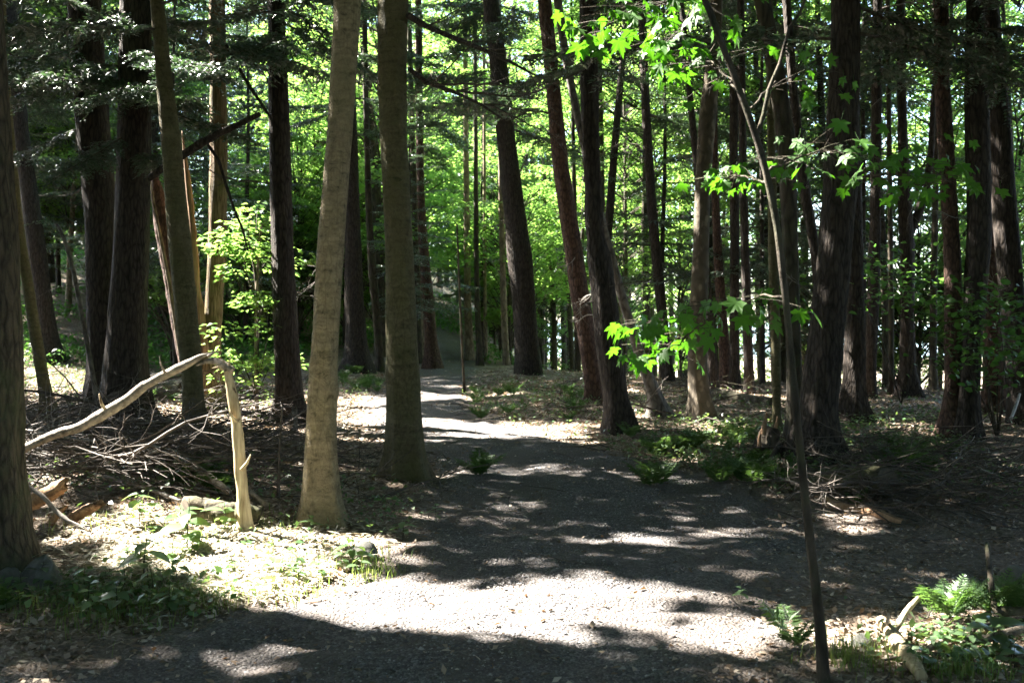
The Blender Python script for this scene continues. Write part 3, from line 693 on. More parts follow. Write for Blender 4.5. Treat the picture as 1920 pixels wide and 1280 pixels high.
# unseen leaf mass added behind and beside the viewer to hold back sky light
n = 170000
P = np.stack([rng.uniform(-34, 34, n), rng.uniform(-30, 26, n), rng.uniform(.2, 14, n) ], -1)
keep = (P[:, 1] < -5) | (np.abs(P[:, 0]) > .60 * np.maximum(P[:, 1], 0) + 5.0)
keep &= fbm(P[:, 0] * .35, P[:, 1] * .35, P[:, 2] * .35, 2) > -.3
P[:, 2] += H(P[:, 0], P[:, 1])
P = P[keep]; P = P[~sun_hole(P)]
n = len(P); L_ = rng.uniform(.3, .55, n)
MB().add(*leafquads(P, rdir(n, 1.2), rdir(n), L_, L_ * .6)).build('skylight_blocking_leaves', M['canopy'], kind='stuff')

# ------------------------------------------------------------------ far broadleaf trees
def crown_mesh(seed, zc, rx, rz, ns, nl, size, mat, name='crown', flat=.3):
    r = np.random.default_rng(seed); V = MB(); B = MB()
    for k in range(ns):
        u = nrm(r.normal(size=3)) * r.uniform(.35, 1) ** .5
        c = np.array([u[0] * rx, u[1] * rx, zc + u[2] * rz])
        R = r.uniform(.45, 1.0) * (.35 + .2 * rx)
        rho = np.sqrt(r.uniform(0, 1, nl)); a = r.uniform(0, 2 * PI, nl)
        p = np.stack([c[0] + R * rho * np.cos(a), c[1] + R * .75 * rho * np.sin(a), c[2] - .3 * R * rho ** 2 + r.normal(0, .07, nl)], -1)
        nn = nrm(np.stack([r.normal(0, flat, nl), r.normal(0, flat, nl), np.ones(nl)], -1))
        dd_ = nrm(np.stack([np.cos(a), np.sin(a), np.full(nl, -.2)], -1) + r.normal(0, .5, (nl, 3)))
        L = size * r.uniform(.6, 1.25, nl)
        V.add(*leafquads(p, nn, dd_, L, L * .68, .14, .2))
        z0 = max(.3, c[2] - r.uniform(.3, 1.5) - .25 * np.hypot(c[0], c[1]))
        q = np.linspace(0, 1, 5)[:, None]
        pts = np.array([0, 0, z0]) * (1 - q) + c * q + np.array([0, 0, .35]) * q * (1 - q)
        B.add(*tube(pts, np.linspace(.028, .006, 5) * (rx / 3 + .3), 4))
    return V.mesh(name, mat), B.mesh('branches', M['far'], True)
def stem_mesh(r0, h, seed, mat):
    r = np.random.default_rng(seed)
    c = curve((0, 0, -.3), (0, 0, 1), h + .3, 14, .018, 0, r)
    rr = r0 * np.linspace(1, .25, 15); rr[0] *= 1.35
    return MB().add(*tube(c, rr, 10)).mesh('trunk', mat, True)
GROUPS = {'left': ('slim forest tree on the dark hillside at the left', 'trees on the left hillside'),
          'mid': ('slim leafy tree in the sunlit woods straight ahead', 'trees in the woods ahead'),
          'right': ('slim leafy tree in front of the lake on the right', 'trees along the lake bank')}
def broadleaf(seed, h, r0, zc, rx, rz, ns, nl, size, mat='far', lm='leaf_far'):
    root = thing('broadleaf_tree', '-', 'tree', (0, -60, 0))
    link('trunk', stem_mesh(r0, h, seed, M[mat]), root)
    c, b = crown_mesh(seed, zc, rx, rz, ns, nl, size, M[lm])
    link('crown', c, root, kind=None); link('branches', b, root, kind='stuff')
    return root
PROTO = [broadleaf(31, 19, .16, 11.5, 3.2, 7.5, 84, 115, .155), broadleaf(32, 16, .12, 9.5, 2.8, 6, 68, 110, .15, 'tan'), broadleaf(33, 22, .2, 13.5, 3.6, 8.5, 92, 115, .165), broadleaf(34, 17, .14, 9, 2.6, 7.5, 74, 110, .15)]
UNDER = [broadleaf(41, 6.5, .045, 3.9, 1.9, 2.8, 38, 95, .13, 'far', 'leaf_far'), broadleaf(42, 4.6, .035, 2.7, 1.5, 2.0, 30, 90, .12, 'far', 'leaf_far'), broadleaf(43, 8, .055, 4.8, 2.2, 3.3, 44, 95, .14, 'far', 'leaf_far')]
def pole(seed, h, r0, mat):
    root = thing('slim_tree', '-', 'tree', (0, -60, 0))
    link('trunk', stem_mesh(r0, h, seed, M[mat]), root)
    c, b = crown_mesh(seed, h - 3, 1.8, 3.2, 30, 90, .14, M['leaf_far'])
    link('crown', c, root); link('branches', b, root, kind='stuff')
    return root
POLE = [pole(91, 15, .11, 'far'), pole(92, 17, .14, 'hem'), pole(93, 14, .09, 'far')]
RIGHT = [broadleaf(35, 21, .15, 14, 3.4, 7.0, 88, 115, .16), broadleaf(36, 18, .12, 12.5, 3.0, 8, 76, 110, .15)]
used = set()
def place(protos, px, Y, sc, group, lab=None, nm=None):
    k = random.randrange(len(protos)); p = protos[k]
    x = (px - 960) / F * Y; z = Hs(x, Y)
    lab = lab or GROUPS[group][0]; g = GROUPS[group][1]
    if p.name not in used:
        used.add(p.name); p.location = (x, Y, z); p.rotation_euler = (0, 0, random.uniform(0, 6.3)); p.scale = (sc,)*3; p['label'] = lab; p['group'] = g; return p
    return dup(p, (x, Y, z), random.uniform(0, 6.3), sc, lab, g)
cells = []
def far_trees(n, px0, px1, y0, y1, protos, group, sc=(.85, 1.2), lab=None, sep=1.6, avoid=True):
    c = 0; t = 0
    while c < n and t < n * 30:
        t += 1
        px = random.uniform(px0, px1); Y = math.sqrt(random.uniform(y0**2, y1**2)); x = (px - 960) / F * Y
        if avoid and abs(x - float(path_c(Y))) < 1.6: continue
        if group != 'right' and protos is not UNDER and -22 < x < 2.5 and 33 < Y + .48 * x < 48: continue
        if any(math.hypot(x - a, Y - b_) < sep for a, b_ in cells): continue
        if Hs(x, Y) < -7.5: continue
        cells.append((x, Y)); place(protos, px, Y, random.uniform(*sc), group, lab); c += 1
far_trees(30, -160, 560, 32, 74, PROTO, 'left')
far_trees(48, 560, 1180, 33, 78, PROTO, 'mid')
far_trees(28, 1150, 2080, 27, 50, RIGHT, 'right', (.8, 1.1))
far_trees(4, 1080, 1330, 23, 33, POLE, 'right', (.9, 1.15), 'slim dark upright tree beyond the path', .7)
far_trees(4, 1330, 1900, 20, 26, POLE, 'right', (.8, 1.1), 'slim dark upright tree beyond the path', .7)
far_trees(5, 880, 1080, 34, 44, POLE, 'mid', (.9, 1.1), 'slim dark upright tree beyond the path', .7)
far_trees(8, -100, 560, 27, 50, UNDER, 'left', (.8, 1.2), 'leafy sapling on the dark hillside at the left', .8)
far_trees(16, 380, 640, 34, 50, UNDER, 'left', (.55, 1.0), 'leafy sapling on the dark hillside at the left', .7)
far_trees(44, 560, 985, 34, 58, UNDER, 'mid', (.9, 1.7), 'leafy sapling in the sunlit woods straight ahead', .8)
far_trees(8, 1550, 1980, 24, 34, UNDER, 'right', (.9, 1.25), 'leafy sapling in front of the lake on the right', .8)
far_trees(10, 1200, 2000, 25, 40, UNDER, 'right', (.7, 1.1), 'leafy sapling in front of the lake on the right', .8)
# the far wood closing the view, too distant to tell its trees apart
n = 230000
P = np.stack([rng.uniform(-75, 22, n), rng.uniform(76, 112, n), 46 * rng.uniform(0, 1, n) ** 1.1], -1)
P = P[fbm(P[:, 0] * .22, P[:, 1] * .22, P[:, 2] * .3, 3) > -.15]; P[:, 2] += H(P[:, 0], P[:, 1]); n = len(P); L_ = rng.uniform(.25, .5, n)
MB().add(*leafquads(P, rdir(n, 1.4), rdir(n), L_, L_ * .65)).build('distant_woods', M['leaf_far'], kind='stuff')
# low leafy growth over the rising ground beyond the path's crest
n = 90000
Yk = rng.uniform(27, 66, n); x = rng.uniform(-26, 3, n); k = ((Yk > 35) | (x < -6.5)) & (np.abs(x - path_c(Yk)) > .9) | (Yk > 47); x, Yk = x[k], Yk[k]
k = fbm(x * .5, Yk * .5, 31, 3) > -.1; x, Yk = x[k], Yk[k]; n = len(x)
P = np.stack([x, Yk, H(x, Yk) + rng.uniform(.03, .75, n) * (.4 + .6 * np.abs(vn(x * .9, Yk * .9, 3)))], -1); L_ = rng.uniform(.09, .2, n)
MB().add(*leafquads(P, rdir(n, 2.0), rdir(n), L_, L_ * .65)).build('undergrowth', M['leaf_mid'], kind='stuff')
# the sunlit sapling left of the black hemlock gets its own leaves
root, b = SAP
c, bm_ = crown_mesh(55, 2.0, .75, 1.5, 22, 60, .12, M['leaf_far'])
link('crown', c, root); link('branches', bm_, root, kind='stuff')

# young hemlocks of the middle distance
def hemlock_crown(seed, n, z0, z1, L0):
    r = np.random.default_rng(seed); wd, nv = MB(), MB()
    libs = [hemlock_branch(60 + i, 2.0, .13, .065) for i in range(3)]
    for k in range(n):
        f = (k + r.uniform()) / n; z = z0 + (z1 - z0) * f; az = k * 2.4 + r.normal(0, .4)
        s = L0 * (1 - .75 * f) * r.uniform(.8, 1.15)
        a, bb = libs[r.integers(3)]
        ca, sa = math.cos(az), math.sin(az); t = -.12 + .3 * f
        Rm = np.array([[ca, -sa, 0], [sa, ca, 0], [0, 0, 1]]) @ np.array([[math.cos(t), 0, -math.sin(t)], [0, 1, 0], [math.sin(t), 0, math.cos(t)]])
        for src, dst in ((a, wd), (bb, nv)):
            V = np.concatenate(src.v) @ Rm.T * s + np.array([0, 0, z])
            off = 0
            dst.add(V, *src.f) if len({f_.shape[1] for f_ in src.f}) == 1 and False else dst.add(V, np.concatenate([f_ for f_ in src.f if f_.shape[1] == 4]))
    return wd.mesh('branches', M['twig'], True), nv.mesh('crown', M['hemlock'])
yh = thing('young_hemlock', 'small feathery young hemlock beside the reddish trunk by the path', 'tree', at(770, 702))
link('trunk', stem_mesh(.06, 8, 71, M['hem']), yh)
a, c = hemlock_crown(72, 44, 1.8, 8, 1.1); link('branches', a, yh, kind='stuff'); link('crown', c, yh)
for (px, Y, sc, lab) in ((30, 30, 1.5, 'tall young hemlock on the left hillside behind the slim mossy tree'), (330, 27, 1.5, 'dark young hemlock behind the split snag'), (110, 38, 1.7, 'young hemlock high on the left hillside'),
                     (905, 38, 1.2, 'young hemlock beyond the far pale trunks'), (1240, 27, 1.4, 'young hemlock behind the bowed dark trunk'), (1430, 24, 1.3, 'young hemlock in shade behind the thin mossy pole'), (1620, 23, 1.4, 'young hemlock close behind the huge dark trunk'), (460, 34, 1.6, 'young hemlock behind the sunlit leafy sapling')):
    x = (px - 960) / F * Y
    dup(yh, (x, Y, Hs(x, Y) - .1), random.uniform(0, 6), sc, lab)

bh = thing('hemlock_tree', 'dark shaggy hemlock on the left hillside', 'tree', (0, -60, 0), 0, 'hemlocks on the left hillside')
link('trunk', stem_mesh(.22, 19, 81, M['hem']), bh)
a, c = hemlock_crown(82, 90, 2.6, 19, 2.0); link('branches', a, bh, kind='stuff'); link('crown', c, bh)
far_trees(18, -140, 520, 31, 60, [bh], 'left', (.8, 1.1), 'dark shaggy hemlock on the left hillside', 1.2)
far_trees(2, 1300, 2000, 25, 36, [bh], 'right', (.75, .95), 'dark shaggy hemlock among the trees by the lake', 1.2)

SHORT = ['left edge trunk', 'slim mossy tree', 'bluish hillside trunk', 'left dark hemlock of the pair', 'massive right hemlock of the pair', 'leaning mossy tree', 'warm brown tree', 'straight black hemlock', 'tan trunk', 'olive trunk',
 'broad trunk between tan and olive ones', 'slender trunk by the olive one', 'reddish trunk by the path', 'thin stem by the olive trunk', 'twig covered hemlock', 'slim pale trunk', 'thin second trunk past the twiggy hemlock', 'thin trunk before the reddish pine', 'long reddish pine', 'leaning grey trunk', 'dark leaning hemlock', 'straight reddish trunk',
 'bowed dark trunk', 'narrow trunk by the bowed one', 'thin stem before the peeling trunk', 'half hidden dark trunk', 'peeling trunk', 'reddish lakeside trunk', 'left upright lakeside trunk', 'right upright lakeside trunk', 'thin mossy pole', 'brown tree by the sapling', 'huge dark trunk', 'split foot trunk', 'narrow left leaning trunk', 'lake bank trunk', 'thin lakeside stem', 'forked black tree',
 'brownish joined trunk', 'thick joined trunk', 'half hidden reddish trunk', 'black trunk by the right shrubs', 'right edge trunk', 'lit tan far trunk', 'brown far trunk', 'thin pale far stem', 'half lit pale trunk', 'pale ribbed trunk']
def trunk_px(prof, y=560):
    q = sorted((b_, a_) for a_, b_, _ in prof); return float(np.interp(y, [v[0] for v in q], [v[1] for v in q]))
TPX = [trunk_px(t[4]) for t in TR[:len(SHORT)]]
byk = {}
for o in COL.objects:
    l = o.get('label', '')
    for key, word in (('slim forest tree', 'slim forest tree'), ('slim leafy tree', 'slim leafy tree'), ('leafy sapling on', 'leafy sapling'), ('leafy sapling in', 'leafy sapling'), ('dark shaggy hemlock', 'dark shaggy hemlock'), ('slim dark upright', 'slim dark tree')):
        if l.startswith(key) and o.get('group'):
            px = 960 + o.location.x / o.location.y * F
            k = min(range(len(TPX)), key=lambda i: abs(TPX[i] - px)); side = 'left' if px < TPX[k] else 'right'
            byk.setdefault((word, k, side), []).append(o); break
for (word, k, side), os_ in byk.items():
    os_.sort(key=lambda o: o.location.y)
    for i, o in enumerate(os_):
        rank = '' if len(os_) == 1 else (('nearer ', 'farther ')[i] if len(os_) == 2 else ('nearest ', 'second nearest ', 'third nearest ', 'fourth nearest ', 'fifth nearest ', 'sixth nearest ', 'seventh nearest ', 'eighth nearest ', 'ninth nearest ', 'tenth nearest ', 'eleventh nearest ', 'twelfth nearest ', 'farthest ')[min(i, 12)])
        o['label'] = f'{rank}{word} behind, {side} of the {SHORT[k]}'

# ------------------------------------------------------------------ maple sapling in front, with its sprays of lobed leaves
ang = [0, 9, 17, 24, 36, 42, 50, 58, 66, 77, 92, 105, 118, 150]; rad_ = [1, .72, .70, .47, .66, .70, .93, .67, .62, .42, .52, .62, .42, .33]
def maple_leaf(seed):
    r = np.random.default_rng(seed)
    a = np.radians(np.array(ang + [180] + [-x for x in ang[:0:-1]])); R = np.array(rad_ + [.10] + rad_[:0:-1]) * (1 + r.normal(0, .04, 2 * len(ang)))
    x, y = R * np.cos(a) + .33, R * np.sin(a)
    z = -r.uniform(.05, .5) * (x - .3) ** 2 * np.sign(x) + r.uniform(-.05, .35) * np.abs(y) - r.uniform(.05, .4) * y ** 2 + r.normal(0, .03, len(x)) + r.uniform(-.2, .2) * x * y
    V = np.concatenate([[[.33, 0, 0]], np.stack([x, y, z], -1)])
    n = len(x); t = np.stack([np.zeros(n, int), 1 + np.arange(n), 1 + (np.arange(n) + 1) % n], -1)
    mb = MB().add(V, t)
    pt = tube(np.array([[.22, 0, 0], [-.25, 0, .05], [-.6, 0, .16]]), .012, 3)
    mb.add(*pt)
    return mb.mesh('leaf', M['maple'])
MLEAF = [maple_leaf(s) for s in range(12)]
SL = [(1547,1282,21),(1542,1200,20),(1533,1120,18),(1524,1050,17),(1515,985,16),(1505,900,15),(1498,815,14),(1488,721,13),(1479,627,12),(1468,520,12),(1461,430,12),(1452,370,13),(1436,311,12),(1420,250,12),(1402,200,13),(1378,150,12),(1347,64,12),(1316,0,12)]
b = at(1547, 1278)
ms = thing('maple_sapling', 'slender bending maple sapling in front with bright lobed leaves', 'sapling', b)
mb, ax_, rd_, _ = trunk_mesh('trunk', SL, b.y, M['far'], b, top=4.5, amp=.002, flare=.4, seed=3, frq=30)
mb.build('trunk', M['far'], ms, True, off=b)
pts = np.array([ray(x, y, b.y) for x, y in ((1421,250),(1432,215),(1441,169),(1462,120),(1474,75),(1482,49),(1500,25),(1520,-30))])
MB().add(*tube(pts, np.linspace(.011, .006, 8), 6)).build('branch', M['far'], ms, True, off=b)
def spray(pix, nleaf, size, spread, seed, side=(), up=.0):
    """a branch drawn along (px, py, depth) points, with leaves on short stalks"""
    r = np.random.default_rng(seed)
    c = np.array([ray(x, y, d) for x, y, d in pix])
    t = np.linspace(0, 1, len(c)); tt = np.linspace(0, 1, 24)
    c = np.stack([np.interp(tt, t, c[:, k]) for k in range(3)], -1)
    c[1:-1] += r.normal(0, .006, (22, 3))
    mb = MB().add(*tube(c, np.linspace(.006, .0016, 24), 5))
    spots = []
    ax = nrm(c[-1] - c[0])
    for k in range(nleaf):
        f = r.uniform(.12, 1) ** .8; i = int(f * 23); p = c[i]
        off = np.array([r.normal() * spread, r.normal() * spread * 1.1, r.normal() * spread * .28 - .02 * spread]) * (1.15 - .5 * f)
        q = p + off + ax * spread * .3
        mb.add(*tube(np.array([p, (p + q) / 2 + [0, 0, .01], q]), [.0022, .0018, .0012], 3))
        spots.append((q, off))
    br = mb.build('branch', M['far'], ms, True, off=b)
    for q, off in spots:
        az = math.atan2(off[1], off[0]) + r.normal() * .6
        s = size * r.uniform(.5, 1.2)
        q2 = q + np.array([math.cos(az), math.sin(az), -.2]) * s * .5
        link('leaf', MLEAF[r.integers(12)], br, loc=Vector(q2) - b, rot=(r.normal() * .5, r.uniform(.35, 1.35), az), sc=s * 1.12)
spray([(1345,10,5.0),(1290,0,5.0),(1220,10,5.0),(1160,30,5.0),(1110,70,5.0)], 44, .072, .17, 1)
spray([(1360,-30,5.2),(1300,20,5.1),(1270,60,5.1),(1250,100,5.0)], 32, .072, .16, 2)
spray([(1395,180,4.6),(1340,120,4.9),(1310,115,5.1),(1275,130,5.2)], 16, .066, .15, 3)
spray([(1440,322,4.45),(1480,300,4.7),(1540,282,5.0),(1620,275,5.2),(1720,300,5.3),(1790,350,5.4)], 66, .064, .19, 4)
spray([(1448,350,4.45),(1410,330,4.7),(1370,330,4.9),(1335,325,5.0)], 18, .056, .12, 5)
spray([(1560,290,5.1),(1620,320,5.1),(1680,345,5.1),(1730,350,5.2)], 24, .060, .16, 6)
spray([(1470,556,4.45),(1430,552,4.7),(1380,570,5.0),(1330,590,5.2),(1250,600,5.4),(1180,605,5.5)], 52, .068, .16, 7)
spray([(1340,590,5.2),(1300,620,5.3),(1260,650,5.4),(1215,665,5.5)], 24, .064, .13, 8)
spray([(1404,205,4.6),(1450,160,4.9),(1500,140,5.2),(1560,130,5.4)], 14, .055, .16, 9)

for x, y, az, sc in ((1518, 1000, .4, .22), (1500, 850, 2.6, .25), (1540, 1190, 3.0, .15), (1390, 175, 2.7, .3)):
    link('twig', random.choice(DEAD), ms, loc=ray(x, y, b.y) - b, rot=(0, -.5, az), sc=sc * .5)
# leafy shrub at the right edge
def leafy_shrub(name, label, base, pts, nl, size, seed, spread=.35):
    r = np.random.default_rng(seed)
    root = thing(name, label, 'shrub', base)
    mb, lv = MB(), MB()
    for p in pts:
        p = np.array(p); b0 = np.array(base)
        c = curve(b0, p - b0 + [0, 0, .6], np.linalg.norm(p - b0) * 1.02, 8, .06, .05, r)
        mb.add(*tube(c, np.linspace(.012, .004, 9), 5))
        n = nl; cc = p + r.normal(size=(n, 3)) * [spread, spread * .8, spread * .45]
        L = size * r.uniform(.6, 1.2, n); a = r.uniform(0, 2*PI, n)
        lv.add(*leafhex(cc, nrm(r.normal(size=(n, 3)) * .4 + [0, -.1, 1]), np.stack([np.cos(a), np.sin(a), -.3 * np.ones(n)], -1), L, L * .75))
    mb.build('stem', M['far'], root, True, off=base); lv.build('leaves', M['leaf_mid'], root, off=base, kind='stuff')
    return root
sb = at(1870, 830)
leafy_shrub('leafy_shrub', 'dark leafy shrub hanging over the trunks at the right edge', sb, [ray(1830, 590, sb.y - .6), ray(1890, 560, sb.y - .8), ray(1880, 640, sb.y - .9), ray(1810, 660, sb.y - .6), ray(1920, 620, sb.y - .4), ray(1790, 570, sb.y - .2), ray(1850, 690, sb.y - .5)], 110, .10, 5)
sb = at(1690, 760)
leafy_shrub('leafy_shrub', 'shaded leafy shrub between the huge trunk and the forked black tree', sb, [ray(1620, 520, sb.y - 2), ray(1680, 500, sb.y - 2), ray(1740, 520, sb.y - 2), ray(1600, 560, sb.y - 2.2), ray(1700, 545, sb.y - 2)], 90, .11, 6, .5)

# ------------------------------------------------------------------ broken and fallen wood
def px_tube(pix, mat, name, parent=None, k=12, off=None, amp=.06, seed=0, cap=True, n=30):
    r = np.random.default_rng(seed)
    c = np.array([ray(x, y, d) for x, y, d, _ in pix]); rr = np.array([wd / 2 / F * d for _, _, d, wd in pix])
    t = np.concatenate([[0], np.cumsum(np.linalg.norm(np.diff(c, axis=0), axis=1))]); tt = np.linspace(0, t[-1], n)
    c = np.stack([np.interp(tt, t, c[:, j]) for j in range(3)], -1); rr = np.interp(tt, t, rr)
    V, q, *caps = tube(c, rr, k, cap)
    Vr = V.reshape(n, k, 3); d = Vr - c[:, None]
    nn = fbm(Vr[..., 0] * 14 + seed, Vr[..., 1] * 14, Vr[..., 2] * 6, 3)
    V = (c[:, None] + d * (1 + amp * 3 * nn[..., None])).reshape(-1, 3)
    return MB().add(V, q, *caps)
b = at(462, 1000)
Yb = b.y
sn = thing('broken_sapling', 'snapped bare cream sapling, its top bent over to the ground in an arch', 'dead tree', b)
px_tube([(463,1006,Yb,34),(461,985,Yb,27),(455,930,Yb,23),(451,880,Yb,22),(448,830,Yb,22),(444,790,Yb,22),(438,755,Yb,20),(430,715,Yb,17),(425,692,Yb,13)], None, '', amp=.075, seed=1, n=90, k=16).build('trunk', M['snag'], sn, True, off=b)
px_tube([(437,694,Yb-.05,12),(418,682,Yb-.03,15),(404,676,Yb,14),(385,677,Yb,9),(368,685,Yb,3)], None, '', amp=.1, seed=2).build('splinter', M['grey_wood'], sn, True, off=b)
px_tube([(394,662,Yb,3),(375,669,Yb,11),(350,683,Yb,15),(310,702,Yb+.03,17),(270,724,Yb+.05,18),(235,752,Yb+.08,20),(195,775,Yb+.1,20),(150,800,Yb+.15,19),(100,815,Yb+.2,18),(50,838,Yb+.25,16),(20,862,Yb+.3,14)], None, '', amp=.085, seed=3, n=90, k=14).build('broken_top', M['grey_wood'], sn, True, off=b)
px_tube([(432,690,Yb+.02,16),(428,720,Yb+.02,8),(436,760,Yb+.01,3)], None, '', amp=.12, seed=4).build('splinter', M['red_wood'], sn, True, off=b)

for k, pix in enumerate((((424,695,Yb-.04,9),(420,684,Yb-.05,5),(417,672,Yb-.06,1)), ((428,694,Yb-.05,7),(430,680,Yb-.06,4),(433,668,Yb-.07,1)), ((420,692,Yb+.02,8),(410,688,Yb+.02,5),(398,690,Yb+.02,1)), ((390,668,Yb-.04,7),(402,660,Yb-.05,4),(415,658,Yb-.05,1)),
                         ((452,880,Yb-.05,7),(463,868,Yb-.1,5),(470,852,Yb-.12,2)), ((444,790,Yb-.04,6),(434,780,Yb-.1,4),(428,768,Yb-.12,1)), ((310,700,Yb,6),(302,684,Yb-.03,4),(299,668,Yb-.04,1)), ((200,772,Yb+.08,7),(190,756,Yb+.05,5),(186,738,Yb+.03,2)))):
    px_tube(pix, None, '', amp=.14, seed=60 + k, k=6, n=12).build('splinter' if k < 4 else 'side_stub', M['snag' if k % 3 else 'grey_wood'], sn, True, off=b)
b = at(380, 772)
sn = thing('split_snag', 'reddish split snag with a splintered spike and pale-coloured lit edge behind the leaning mossy tree', 'dead tree', b)
Yb = b.y + .25
px_tube([(374,775,Yb,56),(366,720,Yb,44),(352,660,Yb,40),(336,580,Yb,38),(322,500,Yb,36),(308,430,Yb,34),(297,370,Yb,26),(289,330,Yb,14),(284,300,Yb,4)], None, '', amp=.05, seed=5, n=70, k=18).build('trunk', M['pin'], sn, True, off=b)
px_tube([(388,660,Yb-.1,16),(378,600,Yb-.1,14),(370,540,Yb-.1,12),(364,460,Yb-.1,13),(357,380,Yb-.1,12),(350,320,Yb-.1,9),(345,280,Yb-.1,5),(341,245,Yb-.1,1)], None, '', amp=.08, seed=6, n=50).build('splinter', M['red_wood'], sn, True, off=b)
px_tube([(343,690,Yb-.2,8),(330,610,Yb-.2,8),(316,520,Yb-.22,7),(300,440,Yb-.22,6),(288,380,Yb-.2,5),(282,335,Yb-.2,2)], None, '', amp=.1, seed=7, n=50).build('splinter', M['tan'], sn, True, off=b)  # pale strip along the left side: its sunlit edge put into colour

Yl = 13.2
lm = px_tube([(278,336,Yl,12),(310,312,Yl,14),(345,290,Yl,15),(375,270,Yl,15),(410,250,Yl,14),(445,235,Yl,12),(470,222,Yl,10),(488,214,Yl,9)], None, '', amp=.08, seed=8, n=40)
o = lm.build('broken_limb', M['hem'], None, True); tag(o, 'thick dark broken limb wedged slanting between the left trunks', 'branch')
Yl = 13.0
o = px_tube([(390,272,Yl,6),(410,300,Yl,6),(425,350,Yl,6),(440,395,Yl,5),(455,430,Yl,5),(465,470,Yl,3)], None, '', amp=.06, seed=9).build('hanging_branch', M['hem'], None, True)
tag(o, 'thin dark dead branch hanging down right of the warm brown tree', 'branch')
Yl = 13.6
o = px_tube([(424,85,Yl,7),(445,125,Yl,7),(470,165,Yl,7),(490,195,Yl,6),(510,225,Yl,4)], None, '', amp=.06, seed=10).build('slanting_branch', M['hem'], None, True)
tag(o, 'thin dark branch slanting against the straight black hemlock', 'branch')
# long dark boughs reaching from the olive trunk into the clearing
for k, (pix, lab) in enumerate(((((766,30,10.2,12),(800,50,10.8,11),(860,75,11.5,9),(910,95,12.2,8),(960,118,13,6),(1010,145,14,3)), 'long dark bough reaching right from the top of the olive trunk'),
                                (((768,130,10.2,9),(800,155,10.6,8),(850,172,11.2,7),(900,195,11.8,5),(945,225,12.4,3)), 'lower dark bough arching right from the olive trunk'))):
    o = px_tube(pix, None, '', amp=.06, seed=20 + k).build('bough', M['hem'], None, True); tag(o, lab, 'branch')
    for j in range(9):
        x, y, d, _ = pix[1 + j % (len(pix) - 1)]
        link('twig', random.choice(DEAD), o, loc=ray(x + random.uniform(-20, 20), y + random.uniform(-3, 3), d), rot=(random.uniform(0, 6), random.uniform(-.2, .5), random.uniform(-1.2, 1.2)), sc=random.uniform(.35, .7))

def log(name, label, p0, p1, r0, r1, mat, seed, k=14, lift=.6, ends=True):
    p0, p1 = np.array(p0, float), np.array(p1, float)
    n = 26; t = np.linspace(0, 1, n)[:, None]; r = np.random.default_rng(seed)
    c = p0 * (1 - t) + p1 * t; rr = np.linspace(r0, r1, n)
    c[:, 2] += lift * rr; c += np.cumsum(r.normal(0, .006, (n, 3)), 0)
    V, q, *caps = tube(c, rr, k, True)
    Vr = V.reshape(n, k, 3); d = Vr - c[:, None]
    nn = fbm(Vr[..., 0] * 6 + seed, Vr[..., 1] * 6, Vr[..., 2] * 6, 3)
    V = (c[:, None] + d * (1 + .22 * nn[..., None])).reshape(-1, 3)
    mid = Vector(p0)
    root = thing(name, label, 'log', mid)
    MB().add(V, q, *caps).build('bark', M[mat], root, True, off=mid)
    if ends:
        for e in (0, n - 1):
            ring = V.reshape(n, k, 3)[e] ; cc = ring.mean(0); dr = nrm(c[e] - c[1 if e == 0 else n - 2])
            ring2 = cc + (ring - cc) * .86 + dr * .004
            MB().add(np.concatenate([ring2, [cc + dr * .006]]), np.stack([np.arange(k), (np.arange(k) + 1) % k, np.full(k, k)], -1)).build('cut_end', M['end'], root, off=mid)
    return root
log('mossy_log', 'short mossy log behind the snapped cream sapling', at(348, 985), at(486, 990), .125, .11, 'log', 1)
log('fallen_log', 'shaded fallen log with a cut end right of the front sapling', at(1500, 920), at(1680, 935), .13, .14, 'log', 2)
log('fallen_log', 'thin brown fallen log angled beside the muddy gravel', at(1545, 948), at(1700, 985), .05, .035, 'red_wood', 3, 10)
log('fallen_log', 'brown fallen log lying right of the peeling trunk', at(1335, 742, 19.5), at(1450, 760), .12, .1, 'far', 4)
log('fallen_log', 'old log in the sunny glade behind the massive hemlock pair', at(250, 722, 22), at(352, 728, 21), .2, .17, 'log', 5)
log('fallen_log', 'long mossy log lying behind the cedar and split snag', at(280, 745, 19), at(480, 735, 20), .12, .10, 'log', 6)
log('fallen_log', 'big dark log buried under the left brush pile', at(90, 865), at(330, 850), .16, .13, 'log', 7)

def chunk(name, label, pix, mat, seed, k=7):
    """splintered chunk of wood: jagged ends"""
    r = np.random.default_rng(seed)
    c = np.array([ray(x, y, d) for x, y, d, _ in pix]); rr = np.array([wd / 2 / F * d for _, _, d, wd in pix])
    n = 16; t = np.linspace(0, 1, len(c)); tt = np.linspace(0, 1, n)
    c = np.stack([np.interp(tt, t, c[:, j]) for j in range(3)], -1); rr = np.interp(tt, t, rr)
    V, q, *caps = tube(c, rr, k, True); Vr = V.reshape(n, k, 3)
    prof = r.uniform(.55, 1.25, k)[None, :, None]
    Vr = c[:, None] + (Vr - c[:, None]) * prof * (1 + r.normal(0, .07, (n, k, 1)))
    ax = nrm(c[-1] - c[0])
    Vr[-1] += ax * r.uniform(-.06, .06, (k, 1)); Vr[-2] += ax * r.uniform(-.03, .03, (k, 1)); Vr[0] += ax * r.uniform(-.05, .05, (k, 1))
    o = MB().add(Vr.reshape(-1, 3), q, *caps).build(name, M[mat], None, False)
    return tag(o, label, 'wood')
Yc = at(110, 985).y
chunk('splintered_wood', 'thick splintered orange wood chunk sticking up beside the left edge trunk', [(50,945,Yc,30),(85,925,Yc,34),(118,908,Yc-.1,24)], 'rot_wood', 1, 9)
